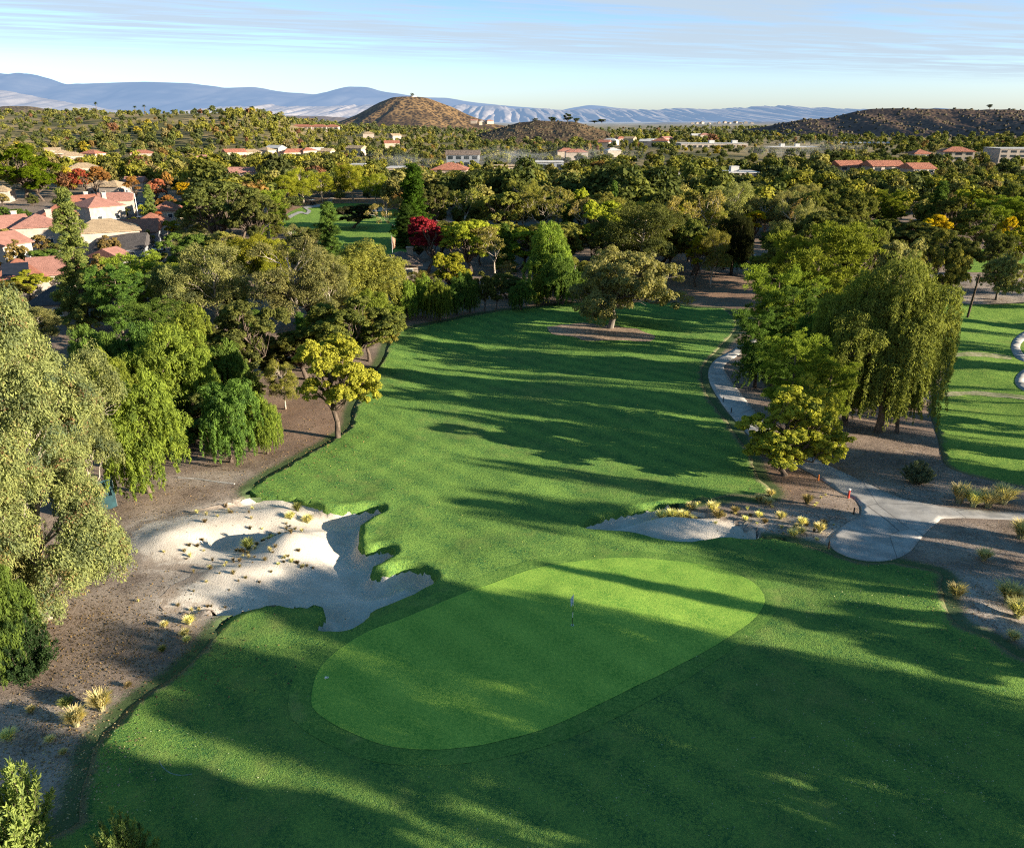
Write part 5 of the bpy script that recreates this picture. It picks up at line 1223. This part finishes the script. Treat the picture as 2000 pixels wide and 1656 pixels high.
T('gum_tree', 1805, 610, 60, 'oak', 'thin drooping tree at the right edge of the island', d=86, var=1)
T('broadleaf_tree', 1640, 455, 120, 'olived', 'dark olive tree behind the bright pine', d=117, var=1, dep=.5)
T('broadleaf_tree', 1510, 440, 110, 'olived', 'dark olive tree behind the left side of the bright pine', d=130, var=0, dep=.5)
# right
T('broadleaf_tree', 1855, 462, 100, 'oakd', 'dark oak on bare ground right of the island', base=560, var=3)
T('oak_tree', 1945, 500, 85, 'oak', 'grey-green oak on bare ground at right', base=584, var=1)
T('oak_tree', 1940, 455, 70, 'oakd', 'dark oak just behind the grey-green one at right', d=158, var=0)
T('broadleaf_tree', 1795, 440, 100, 'oakd', 'dark spreading oak between the yellow trees at right', d=170, var=1)
T('autumn_tree', 1818, 420, 52, 'yellow', 'golden tree at right, larger of two', d=190, var=1)
T('autumn_tree', 1796, 428, 30, 'yellow', 'golden tree at right, smaller of two', d=186, var=0)
T('autumn_tree', 1958, 425, 40, 'yellow', 'golden-green tree near the right picture edge', d=178, var=1)
T('pine_tree', 1735, 372, 70, 'pine', 'bright pine leaning among grey branches at right', d=225, var=2)
T('pine_tree', 1940, 385, 90, 'pine', 'leaning pine with grey branches at the right edge', d=205, var=0)
T('broadleaf_tree', 1980, 445, 60, 'yg', 'yellow-green tree cut by the right picture edge', d=168, var=2)
T('broadleaf_tree', 1900, 405, 80, 'olived', 'dark tree between the leaning pine and golden tree at right', d=190, var=0)
# hilltop single trees and crest palms
plant('broadleaf_tree', CONE[0] + 13, CONE[1] - 20, 9, 10, 'dark', 'single dark tree beside the tank on top of the conical hill', z=CONE[2] - 1.5)
plant('broadleaf_tree', at_d(1921, 1400), 1400, 7.5, 9, 'dark', 'single dark tree on the skyline of the mesa', z=z_of(213, 1400) - .6)
for cx, tp, lb in ((200, 199, 'tall palm on the left ridge crest, leftmost'), (292, 205, 'tall palm on the left ridge crest, rightmost'), (274, 207, 'tall palm on the left ridge crest, middle')): T('palm_tree', cx, tp, 9, 'dark', lb, d=1120)
for i, (cx, tp, w) in enumerate(((1108, 222, 18), (1078, 229, 16), (1045, 231, 14), (1125, 231, 13), (1160, 236, 18), (1175, 233, 14))):
    y = 1290; plant('broadleaf_tree', at_d(cx, y), y, z_of(tp, y) - z_of(241, y), w * depth_at(y, 20) / F, 'dark', 'dark tree on the crest of the brown hill, %s from the left' % {1045: 'first', 1078: 'second', 1108: 'third', 1125: 'fourth', 1160: 'fifth', 1175: 'last'}[cx], 'trees on the brown hill crest', z=z_of(241, y))
# bottom-left shrubs
T('leafy_shrub', 52, 1512, 165, (.19, .225, .10), 'sunlit olive-green shrub at the bottom left corner', d=24.2, var=0)
T('leafy_shrub', 258, 1604, 120, (.15, .185, .085), 'small green shrub at the bottom edge, right of the corner shrub', d=23.2, var=1)
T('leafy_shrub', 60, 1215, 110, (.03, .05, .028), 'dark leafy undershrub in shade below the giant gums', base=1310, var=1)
T('leafy_shrub', 1790, 906, 52, (.16, .19, .17), 'small blue-grey shrub on the shaded earth at right', base=944, var=0)

# ------------------------------------------------------------------ the rest of the woods, tree by tree
ORD = ['first', 'second', 'third', 'fourth', 'fifth', 'sixth', 'seventh', 'eighth', 'ninth', 'tenth', 'eleventh', 'twelfth', 'thirteenth', 'fourteenth', 'fifteenth', 'sixteenth', 'seventeenth', 'eighteenth', 'nineteenth', 'twentieth']
def to_px(x, y, z):
    dz = y * CP + (CAMZ - z) * SP; return 1000 + F * x / dz, 828 - F * (y * SP - (CAMZ - z) * CP) / dz
OPEN = [TURF, TURF_R, TURF_R2, TURF_R3, FAIR2, TEE, STREET, SAND_L]
GARDEN = world_poly([(-80, 640), (-80, 385), (120, 385), (240, 380), (345, 380), (345, 500), (240, 545), (170, 640)], 12)
SLOPE_CLEAR = world_poly([(1290, 620), (1300, 560), (1330, 542), (1400, 528), (1490, 525), (1490, 620)], 10)
RIGHT_CLEAR = world_poly([(1800, 610), (1815, 570), (1870, 530), (2100, 524), (2100, 620)], 10)
MULCH = world_poly([(470, 940), (400, 950), (380, 900), (400, 870), (530, 800), (540, 760), (700, 760), (700, 860)], 10)
def free(x, y, r):
    if not all((x - a) ** 2 + (y - b) ** 2 > (.62 * (r + c)) ** 2 for a, b, c in TREES): return False
    p = np.array([[x, y]])
    for q in OPEN + [SLOPE_CLEAR, RIGHT_CLEAR, MULCH, GARDEN]:
        if inside(p, q)[0] or pdist(p, q, 6.0)[0] < 2.0: return False
    for hx, hy, hr, hz_, hh_ in HOUSES:
        if abs(x - hx) < hr + 4 and -hr - 16 < y - hy < hr + 5: return False
    return True
ZONE = {}
def zone_mix(px, y):
    if (int(px * 7.3) + int(y * 3.1)) % 13 == 0: return [('cypress_tree', 'pined', 'dark slim conifer', 1)]
    if (int(px * 3.7) + int(y * 5.3)) % 17 == 0: return [('bare_tree', 'tan', 'half-bare brownish tree', 1)]
    if px < 780: return [('gum_tree', 'gum', 'grey-olive gum', 3), ('broadleaf_tree', 'olived', 'dark olive tree', 3), ('pine_tree', 'pine', 'bright pine', 1.5), ('round_tree', 'yg', 'yellow-green tree', 1.5), ('broadleaf_tree', 'oakd', 'dark green tree', 2), ('pepper_tree', 'pepper', 'bright pepper tree', 1)]
    if px < 1400: return [('broadleaf_tree', 'olive', 'olive tree', 4), ('gum_tree', 'olive', 'olive gum', 3), ('broadleaf_tree', 'oakd', 'dark green tree', 2.5), ('round_tree', 'yg', 'yellow-green tree', 1.6), ('broadleaf_tree', 'bronze', 'bronze-tinged tree', .4), ('bare_tree', 'straw', 'half-bare tree', .5)]
    return [('broadleaf_tree', 'olived', 'dark olive tree', 4), ('broadleaf_tree', 'oakd', 'dark green tree', 3), ('gum_tree', 'oak', 'grey-green gum', 2.5), ('pine_tree', 'pine', 'bright pine', .8), ('round_tree', 'yg', 'yellow-green tree', .9), ('bare_tree', 'tan', 'half-bare tree', .5)]
cands = []
g_ = np.random.default_rng(77)
y = 96.0
while y < 262:
    st = 7.2 + (y - 96) * .012; X0 = .72 * y + 10; x = -X0 + g_.random() * st
    while x < X0:
        cands.append((x + g_.normal() * 1.2, y + g_.normal() * 1.2)); x += st
    y += st * .95
AUTO = []
MAXA = 215
for x, y in cands:
    px, py = to_px(x, y, 6)
    if not -40 < px < 2050: continue
    if 780 < px < 1310 and y < 126: continue
    if px > 1400 and y < 112: continue
    if px < 480 and y < 98: continue
    kinds = zone_mix(px, y); r_ = g_.random() * sum(k[3] for k in kinds)
    for kd, cl, nm, wt in kinds:
        r_ -= wt
        if r_ <= 0: break
    w = g_.uniform(6.5, 12); h = g_.uniform(7.5, 14.0) * (1.15 if 'gum' in kd or 'pine' in kd else 1)
    if px < 800 and 130 < y: h *= .9
    if 540 < px < 780 and y > 105: h *= .62; w *= .8                   # keep the far fairway in view
    hmax = 99
    for hp, ht, hb, hw, hy in HAND:
        if hy > y + 3 and abs(px - hp) < (hw + w * F / depth_at(y, 6)) * .42:
            hmax = min(hmax, z_of(ht + .72 * (hb - ht), y) - float(base_h(x, y)))
    for hx, hy, hr, hz_, hh_ in HOUSES:
        if hy > y and y > hy - 170:
            hp = to_px(hx, hy, hz_)[0]
            if abs(px - hp) < (hr + w * .5) * F / depth_at(hy, 3): hmax = min(hmax, CAMZ + (hz_ + .35 * hh_ - CAMZ) * y / hy - float(base_h(x, y)))
    if hmax < 4.5 or (640 < px < 810 and 118 < y < 215): continue
    if kd == 'cypress_tree': w *= .5
    if h > hmax: w *= max(.62, hmax / h); h = hmax
    if free(x, y, w / 2):
        TREES.append((x, y, w / 2)); AUTO.append((px, x, y, h, w, kd, cl, nm))
EXTRA = [a for a in AUTO if a[2] > 225]; AUTO = [a for a in AUTO if a[2] <= 225][:MAXA]
GA = []
for k in range(900):
    cx, b = g_.uniform(-20, 345), g_.uniform(388, 600)
    if b > 500 and cx > 230: continue
    x, y, z = ground(cx, b); r_ = g_.uniform(1.2, 2.6)
    if inside(np.array([[x, y]]), STREET)[0] or pdist(np.array([[x, y]]), STREET, 4.0)[0] < 1.5: continue
    if any(math.hypot(x - hx, y - hy) < hr + .5 for hx, hy, hr, *_ in HOUSES) or any(math.hypot(x - a, y - b_) < c + r_ for a, b_, c in TREES): continue
    GA.append((cx, x, y, r_)); TREES.append((x, y, r_))
    if len(GA) >= 34: break
GA.sort()
for i, (cx, x, y, r_) in enumerate(GA):
    cl, nm = [('pepperd', 'green'), ('oakd', 'dark green'), ('yg', 'yellow-green'), ('orange', 'orange'), ('tan', 'brownish')][int(g_.integers(0, 5))]
    rw_ = 'lower' if y < 215 else 'middle' if y < 260 else 'upper'; same = sum(1 for q in GA[:i] if (q[2] < 215, q[2] < 260) == (y < 215, y < 260))
    plant(('round_tree', 'bush_tree')[i % 2], x, y, r_ * g_.uniform(1.8, 2.6), r_ * 2, cl, '%s garden shrub among the %s houses, number %s from the left' % (nm, rw_, ORD[min(same, 19)]), 'garden shrubs among the red-roofed houses')
bands = {}
for a in AUTO:
    px, x, y = a[0], a[1], a[2]
    zn = ('left wood below the houses' if px < 420 else 'left wood by the far fairway' if px < 790 else 'centre wood behind the crimson tree' if px < 1080 else 'wood behind the lone oak' if px < 1400 else 'wood behind the island pine' if px < 1720 else 'right-hand wood')
    rw = 'front' if y < 150 else 'middle' if y < 190 else 'back'
    bands.setdefault((zn, rw, a[7]), []).append(a)
for (zn, rw, nm), L in bands.items():
    L.sort(); m_ = len(L)
    for i, (px, x, y, h, w, kd, cl, _) in enumerate(L):
        pos = 'only one' if m_ == 1 else ORD[i] + ' from left' if i < m_ - 1 or m_ > 20 else 'rightmost'
        plant(kd, x, y, h, w, cl, '%s in the %s, %s row, %s' % (nm, zn, rw, pos), '%ss in the %s' % (nm, zn))

# trees standing outside the picture on the right and behind: they throw the long shadows on the green
NEAR_SHADE = len(SHADE); gs = np.random.default_rng(31)
SHADE += [(('gum_tree', 'cypress_tree', 'pine_tree')[k % 3], .63 * yy + 19 + 9 * gs.random(), yy, 9 + 6 * gs.random(), 3.6 + 2.6 * gs.random()) for k, yy in enumerate((57, 64, 73, 80, 90, 97, 108, 116, 126, 134))]
SHADE += [('gum_tree', 98 + 6 * gs.random(), yy, 24 + 4 * gs.random(), 4.2) for yy in (36, 43.5, 52)]
SHADE += [('gum_tree', x_, y_, h_, w_) for x_, y_, h_, w_ in ((64, 42.8, 17, 3), (66, 53, 20, 3), (70, 55, 21, 3), (84, 63, 24, 3), (86, 70, 25, 3), (88, 79, 26, 3), (90, 86, 25, 3), (92, 95, 26, 3))]
for i, (kd, x, y, h, w) in enumerate(SHADE):
    plant(kd, x, y, h * (.76 if i < NEAR_SHADE else 1), w, 'oakd', 'tall tree right of the view whose shadow crosses the grass, number %s' % ORD[i % 20], 'shade trees right of the view', var=i % 2)

# ------------------------------------------------------------------ distant woodland: past counting, one mass
def lod_trees():
    out = []
    for s in range(10):
        g = np.random.default_rng(2000 + s); tall = s % 5 == 4
        lobes = ell_lobes(g, 9, .60, .34 if not tall else .17, .30, .2 if not tall else .14, .8)
        Tq, Rr = lobe_tufts(lobes, 16, g, .10, -.4)
        out.append([leaves(Tq, Rr * 1.2, k, sz, sz * .7, g, .6, 'any') for k, sz in ((12, .095), (5, .13), (2, .2))])
    return out
LOD = lod_trees()
def woods():
    g = np.random.default_rng(4242); Vs, Fs, Cs, Ss = [], [], [], []; o = 0
    far_pal = [(.070, .085, .038), (.095, .108, .040), (.14, .14, .046), (.16, .15, .072), (.072, .084, .046), (.19, .185, .048)]
    acc = [(.19, .12, .06), (.28, .22, .035), (.17, .085, .07), (.19, .155, .10), (.17, .14, .09)]
    pts = [(a[1], a[2], a[3], a[4]) for a in EXTRA]
    y = 226.0
    while y < 2300:
        st = 7.6 + max(0, y - 226) * .0085; X0 = .70 * y + 20; nx_ = int(2 * X0 / st)
        xs = -X0 + np.arange(nx_) * st + g.normal(size=nx_) * st * .3; ys = y + g.normal(size=nx_) * st * .3
        pts += [(x_, y_, None, None) for x_, y_ in zip(xs, ys)]; y += st
    P = np.array([(p[0], p[1]) for p in pts]); P[:, 1] = np.maximum(P[:, 1], 226); keep = np.ones(len(P), bool)
    Z = base_h(P[:, 0], P[:, 1]); dz = P[:, 1] * CP + (CAMZ - Z) * SP
    PX = 1000 + F * P[:, 0] / dz; PY = 828 - F * (P[:, 1] * SP - (CAMZ - Z) * CP) / dz
    for q in OPEN + [GARDEN]: keep &= ~inside(P, q)
    for hx, hy, hr, hz_, hh_ in HOUSES:
        fr = 14 if hy < 500 else 22 if hy < 900 else 30
        keep &= ~((np.abs(P[:, 0] - hx) < hr + 3) & (P[:, 1] - hy > -hr - fr) & (P[:, 1] - hy < hr + 3))
    for tx, ty, tr in TREES:
        if ty > 215: keep &= (P[:, 0] - tx) ** 2 + (P[:, 1] - ty) ** 2 > (tr * .8) ** 2
    nz = fbm(P[:, 0] / 45, P[:, 1] / 60, 61, 3); big = fbm(P[:, 0] / 160, P[:, 1] / 220, 63, 3)
    dens = np.where(P[:, 1] < 420, .90, .80) * np.clip(1.35 - (nz - .3) * 1.1, .25, 1)
    dens = np.where((PX > 1180) & (PX < 1760) & (P[:, 1] > 470) & (P[:, 1] < 900), dens * .72, dens)         # scrubby bank
    dens = np.where((PX < 480) & (PY < 240), dens * np.where((PX > 90) & (PX < 190), 1, .33), dens)           # grassy crest of the left ridge
    dens = np.where((PX > 1500) & (P[:, 1] > 1000), dens * .2, dens); dens = np.where((PX > 930) & (PX < 1190) & (P[:, 1] > 1000) & (P[:, 1] < 1290), 0, dens)
    dens = np.where((PX > 660) & (PX < 930) & (P[:, 1] > 1850), dens * .1, dens); dens = np.where((PX > 900) & (P[:, 1] > 1500), dens * .5, dens)
    dens = np.where((PX > 430) & (PX < 670) & (P[:, 1] > 850) & (P[:, 1] < 1140), 1, dens)
    keep &= (g.random(len(P)) < dens) & (PX > -120) & (PX < 2120)
    CAP = np.full(len(P), 99.0)
    for hx, hy, hr, hz_, hh_ in HOUSES:
        if hy < 150: continue
        hp = to_px(hx, hy, hz_)[0]; m_ = (np.abs(PX - hp) < (hr + 3.5) * F / depth_at(hy, 5)) & (P[:, 1] < hy - hr * .5) & (P[:, 1] > hy - (130 if hy < 700 else 210))
        CAP[m_] = np.minimum(CAP[m_], CAMZ + (hz_ + .8 * hh_ - CAMZ) * P[m_, 1] / hy - Z[m_])
    for hp, ht, hb, hw, hy in HAND:
        if hy > 230:
            m_ = (np.abs(PX - hp) < hw * .55) & (P[:, 1] < hy); zz_ = CAMZ - P[m_, 1] * math.tan(PITCH + math.atan((ht + .7 * (hb - ht) - 828) / F)); CAP[m_] = np.minimum(CAP[m_], zz_ - Z[m_])
    keep &= CAP > 2.6
    for i in np.where(keep)[0]:
        x_, y_ = P[i]; z_ = Z[i]; L = LOD[int(g.integers(0, 10))][0 if y_ < 430 else 1 if y_ < 900 else 2]
        hh = (4.5 + 9.5 * np.clip((nz[i] - .3) * 2, 0, 1) * g.random() + 3.0 * g.random()) * (1.15 if y_ < 330 else 1.0 if y_ < 480 else .78); ww = hh * g.uniform(.85, 1.25)
        if 440 < PX[i] < 660 and y_ > 850: hh *= 1.25
        if 1000 < PX[i] < 1500 and 380 < y_ < 700: hh *= .8
        if hh * 1.03 > CAP[i]: ww *= max(.6, CAP[i] / (hh * 1.03)); hh = CAP[i] / 1.03
        V, Fq, sh = L; a = g.random() * 6.28; cs, sn = math.cos(a), math.sin(a)
        W3 = np.column_stack([(V[:, 0] * cs - V[:, 1] * sn) * ww + x_, (V[:, 0] * sn + V[:, 1] * cs) * ww + y_, V[:, 2] * hh * 1.08 + z_ - .05 * hh])
        t = nz[i] * .8 + .4 * g.random()
        pal = far_pal[int(min(5, max(0, (big[i] * 1.3 + .9 * g.random() - .55) * 6)))]
        w_acc = .16 if 0 < PX[i] < 480 and 280 < y_ < 900 else .05
        if g.random() < w_acc: pal = acc[int(g.integers(0, 5))]
        c = np.array(pal) * g.uniform(.8, 1.25); hz = min(.35, max(0, y_ - 500) / 9000); c = c * (1 - hz) + np.array([.20, .27, .36]) * hz  # far crowns tinted pale blue: haze put into the leaf colour
        Vs.append(W3); Fs.append(Fq + o); Cs.append(np.repeat(c[None], len(Fq), 0)); Ss.append(sh); o += len(V)
    V = np.concatenate(Vs); Fq = np.concatenate(Fs)
    me = mesh_np('distant_woodland', V, Fq, LEAF['tint'], fattr={'shade': np.concatenate(Ss)}, fcol=np.concatenate(Cs))
    tag(link('distant_woodland', me), 'wooded valley floor and hillsides far beyond the golf course', 'woodland', kind='stuff'); print('woods', len(Vs), len(Fq))
woods()
def scrub():
    g = np.random.default_rng(99); Vs, Fs, o = [], [], 0
    for XYZ, N_, s0, s1 in ((M2, 2600, 1.6, 3.6), (M1, 500, 1.2, 2.6)):
        X, Y, Z = (q.ravel() for q in XYZ); a, b = XYZ[0].shape; ok = Z > 0; idx = np.where(ok)[0]
        for i in g.choice(idx, N_):
            j = i + 1 if (i + 1) % b else i; t = g.random(); s = g.uniform(s0, s1)
            c = np.array([X[i] + (X[j] - X[i]) * t, Y[i] + (Y[j] - Y[i]) * t + g.normal() * 1.5, Z[i] + (Z[j] - Z[i]) * t])
            ang = np.arange(5) * 1.2566 + g.random(); r = s * (.7 + .5 * g.random(5))
            Vs.append(np.concatenate([c + np.column_stack([r * np.cos(ang), r * np.sin(ang), np.full(5, -.6)]), c + np.column_stack([.6 * r * np.cos(ang), .6 * r * np.sin(ang), s * (.45 + .3 * g.random(5))])]))
            Fs += [(o + k, o + (k + 1) % 5, o + 5 + (k + 1) % 5, o + 5 + k) for k in range(5)] + [(o + 5, o + 6, o + 7, o + 8), (o + 5, o + 8, o + 9, o + 9)][:1]; o += 10
    me = mesh_np('scrub_brush', np.concatenate(Vs), np.array(Fs), noise_mat('scrub_leaf', (.035, .032, .022), (.09, .075, .045), .2, .95, 0), True)
    tag(link('scrub_brush', me), 'dark low scrub dotting the brown hills', 'scrub', kind='stuff')
scrub()

# ------------------------------------------------------------------ dry grass, litter
def make_tuft(v, nb, H, spread, plume=False):
    g = np.random.default_rng(3000 + v); V, Fq, S, o = [], [], [], 0
    for k in range(nb):
        a = g.random() * 6.283; r0 = .12 * spread * math.sqrt(g.random()); lean = spread * (.15 + .85 * g.random()) * .5; h = H * (.55 + .5 * g.random()); w = .012 + .012 * g.random()
        pts = [np.array([math.cos(a) * (r0 + lean * t * t), math.sin(a) * (r0 + lean * t * t), h * (t - .22 * t * t * t)]) for t in (0, .4, .75, 1)]
        sd_ = np.array([-math.sin(a), math.cos(a), 0])
        for i in range(3):
            w0, w1 = w * (1 - .3 * i), w * (1 - .3 * (i + 1)) + .002
            if plume and i >= 1: w0 *= 2.2; w1 *= 2.0
            V += [pts[i] - sd_ * w0, pts[i] + sd_ * w0, pts[i + 1] + sd_ * w1, pts[i + 1] - sd_ * w1]; Fq.append((o, o + 1, o + 2, o + 3)); S.append(min(1, .25 * i + .5 * g.random())); o += 4
    return np.array(V), np.array(Fq), np.array(S)
TUFT = []
for v, (nb, H, s, pl) in enumerate(((420, 1.3, 1.3, True), (360, 1.0, 1.2, True), (130, .45, .6, False), (110, .38, .5, False), (90, .5, .45, False))):
    V, Fq, S = make_tuft(v, nb, H, s, pl); TUFT.append(mesh_np('dry_grass_blades', V, Fq, LEAF['leaf'], fattr={'shade': S}))
def tuft(cx, b, size, v, col, label, group=None, name='grass_tuft'):
    x, y, z = ground(cx, b); z = float(land(np.array([[x, y]]))[0])
    o = link(name, TUFT[v], None, (x, y, z - .02), (0, 0, rnd.random() * 6.28), (size, size, size * rnd.uniform(.85, 1.15))); o.color = (*col, 1)
    return tag(o, label, 'grass clump', group)
ST, ST2, BR, GR = (.68, .61, .47), (.60, .54, .40), (.25, .19, .14), (.22, .24, .12)
for cx, b, s, c, lb in ((1872, 982, 1.5, ST, 'big straw-coloured grass clump in the group of four, left'), (1900, 990, 1.4, ST, 'big straw-coloured grass clump in the group of four, centre left'), (1928, 992, 1.5, ST, 'big straw-coloured grass clump in the group of four, centre right'), (1958, 985, 1.7, ST, 'big straw-coloured grass clump in the group of four, right'),
        (1992, 1052, 1.5, ST2, 'straw grass clump at the right picture edge beside the path'), (1920, 1096, 1.0, ST, 'upright pale grass clump alone on the mulch right of the apron'), (1864, 1178, 1.0, ST2, 'pale grass clump on the edge of the rough at right'), (1968, 1182, 1.5, ST2, 'wide straw grass clump at right, upper of two touching'), (1985, 1210, 1.3, ST2, 'straw grass clump at right, lower of two touching'), (1977, 1252, .8, ST, 'small pale grass clump lowest at the right'),
        (200, 1388, 1.05, ST2, 'tall pale grass clump on the left mulch, rightmost'), (131, 1380, .75, GR, 'greenish grass clump left of the tallest pale one'), (150, 1418, 1.0, ST, 'buff feathery grass clump on the left mulch, lowest right'), (18, 1444, .8, ST2, 'pale grass clump at the left picture edge'), (98, 1448, .5, ST, 'small dry clump between the edge clump and buff clump'), (62, 1392, .5, ST2, 'small dry clump upper left on the mulch'), (124, 1472, .4, ST2, 'tiny dry clump lowest on the left mulch'), (318, 1272, .5, GR, 'small dull grass clump near the shaded rough edge'), (252, 1342, .4, BR, 'small brown clump at the rough edge on the left'),
        (370, 1218, .7, ST, 'feathery buff clump below the left sand, upper'), (362, 1243, .6, ST2, 'feathery buff clump below the left sand, middle'), (366, 1255, .5, ST2, 'feathery buff clump below the left sand, lower'), (322, 1224, .5, ST, 'short buff clump left of the feathery ones'), (486, 1076, .95, GR, 'tall green grass tuft in the middle of the left sand'), (580, 990, .8, GR, 'olive grass mound at the top edge of the left sand'), (600, 1010, .9, ST2, 'wide dry grass mound on the upper left sand, right one'), (568, 1012, .8, ST2, 'wide dry grass mound on the upper left sand, left one')):
    tuft(cx, b, s, 0 if s > .95 else 1, c, lb, 'pale ornamental grass clumps')
g5 = np.random.default_rng(55)
def scatter(n_, pl, v_, cols, smin, smax, label, group):
    k = 0; t_ = 0
    while k < n_ and t_ < 5000:
        t_ += 1; s = pl[int(g5.integers(0, len(pl)))]; cx, b = s[0] + g5.normal() * s[2], s[1] + g5.normal() * s[3]; x, y, z = ground(cx, b); p = np.array([[x, y]])
        if inside(p, TURF)[0] or inside(p, PATH)[0]: continue
        tuft(cx, b, g5.uniform(smin, smax), v_[int(g5.integers(0, len(v_)))], cols[int(g5.integers(0, len(cols)))], label, group); k += 1
scatter(105, [(500, 1075, 40, 14), (460, 1100, 40, 14), (470, 1010, 50, 12), (360, 1060, 30, 16), (540, 1040, 25, 8), (430, 1130, 40, 14), (560, 1105, 25, 6), (390, 1180, 40, 10)], [2, 3, 4], [BR, BR, ST2, (.12, .09, .06)], .4, 1.0, 'small dry tuft dotted over the left sand waste', 'small dry tufts on the left sand waste')
scatter(58, [(1500, 1025, 60, 12), (1560, 1040, 50, 12), (1330, 995, 40, 4), (1420, 1008, 40, 6), (1600, 1020, 40, 14), (1540, 985, 50, 12)], [2, 3, 4, 1], [ST, ST2, BR, ST], .45, 1.0, 'small dry tuft on the sandy scrub between bunker and path', 'small dry tufts on the right sandy scrub')
for cx, lb in ((1292, 'left'), (1312, 'second'), (1335, 'third'), (1392, 'right')): tuft(cx, 1000, 1.0, 1, ST, 'feathery buff clump along the top of the right bunker, %s' % lb, 'feathery clumps above the right bunker')

def litter():
    g = np.random.default_rng(808); P, c, s = [], [], []
    def put(cx, cy, sx, sy, n_, col, size):
        for _ in range(n_):
            P.append(pxw(cx + g.normal() * sx, cy + g.normal() * sy)); c.append(np.array(col) * g.uniform(.6, 1.3)); s.append(size * g.uniform(.6, 1.4))
    put(1800, 1480, 170, 110, 700, (.42, .45, .42), .035); put(1300, 1250, 200, 40, 140, (.5, .5, .42), .03); put(400, 1480, 160, 90, 260, (.5, .52, .45), .032); put(1690, 1180, 70, 30, 160, (.55, .55, .45), .035); put(1200, 1560, 260, 60, 250, (.4, .45, .42), .032)
    put(1740, 900, 120, 60, 1500, (.26, .19, .14), .06); put(300, 1000, 80, 30, 600, (.26, .19, .14), .055); put(520, 880, 90, 40, 600, (.28, .19, .13), .065); put(120, 1500, 80, 60, 900, (.4, .34, .28), .05); put(200, 1240, 130, 60, 3000, (.20, .14, .10), .06); put(100, 1430, 80, 50, 900, (.28, .2, .15), .055); put(380, 960, 90, 30, 500, (.22, .15, .11), .06); put(1900, 1150, 80, 60, 900, (.3, .22, .17), .05); put(1740, 940, 110, 40, 600, (.2, .15, .11), .06); put(600, 850, 60, 40, 500, (.3, .2, .13), .07); put(1560, 1000, 70, 40, 500, (.25, .17, .11), .06)
    put(640, 940, 100, 30, 200, (.4, .36, .2), .045); put(1150, 1075, 200, 20, 200, (.3, .3, .12), .04); put(1120, 1000, 160, 20, 160, (.45, .42, .25), .04)
    P, c, s = np.array(P), np.array(c), np.array(s)[:, None]; z = land(P) + np.where(inside(P, TURF), .06, .02); B = np.column_stack([P, z]); n_ = len(P)
    a = g.random(n_) * 6.28; t = np.column_stack([np.cos(a), np.sin(a), g.normal(size=n_) * .35]) * s; b = np.column_stack([-np.sin(a), np.cos(a), g.normal(size=n_) * .35]) * s * .6
    V = np.stack([B - t, B + b, B + t, B - b], 1).reshape(-1, 3)
    me = mesh_np('fallen_leaves', V, np.arange(n_ * 4).reshape(n_, 4), LEAF['tint'], fattr={'shade': g.random(n_)}, fcol=c)
    tag(link('fallen_leaves', me), 'scattered fallen leaves and pale flecks on turf and mulch', 'leaf litter', kind='stuff')
litter()

# ------------------------------------------------------------------ thin smoke lying in the valley
def smoke(cx, py, y, wx, wy, h, dens, label, seed):
    m, nt, out = new_mat('smoke'); n = N(nt); tco = n('ShaderNodeTexCoord').outputs['Object']
    ln = n('ShaderNodeVectorMath', {0: tco}, operation='LENGTH').outputs['Value']; f = n.noise(2.2, 3, .6, tco, .6)
    d = n.math('MULTIPLY', n.math('MULTIPLY', n.ramp(ln, 1.0, .25), n.ramp(f, .42, .66)), dens)
    vol = n('ShaderNodeVolumePrincipled', {'Color': (.86, .88, .92, 1), 'Density': d, 'Anisotropy': .3}); nt.links.new(vol.outputs[0], out.inputs['Volume'])
    bm = bpy.data.meshes.new('smoke'); import bmesh; b = bmesh.new(); bmesh.ops.create_icosphere(b, subdivisions=2, radius=1.0); b.to_mesh(bm); b.free(); bm.materials.append(m)
    z = float(base_h(at_d(cx, y), y)); o = link('smoke_wisp', bm, None, (at_d(cx, y), y, z + h * .75), None, (wx, wy, h)); tag(o, label, 'smoke', kind='thing')
smoke(985, 330, 520, 34, 24, 9, .03, 'thick white smoke wisp in front of the pinkish store', 1)
smoke(770, 345, 480, 34, 24, 8, .018, 'thin smoke wisp left of the tall dark conifer', 2)
smoke(1130, 325, 560, 55, 26, 9, .011, 'wide thin smoke wisp behind the trees at centre right', 3)
smoke(1560, 345, 600, 60, 26, 9, .011, 'wide thin smoke wisp in front of the white apartment block', 4)

scene.cycles.film_exposure = 2.95; scene.cycles.use_denoising = False; scene.cycles.filter_width = 1.15; scene.cycles.max_bounces = 5; scene.cycles.diffuse_bounces = 3; scene.cycles.glossy_bounces = 2; scene.cycles.transmission_bounces = 3; scene.cycles.volume_bounces = 1; scene.cycles.transparent_max_bounces = 4
scene.cycles.caustics_reflective = False; scene.cycles.caustics_refractive = False; scene.cycles.volume_step_rate = 2.0
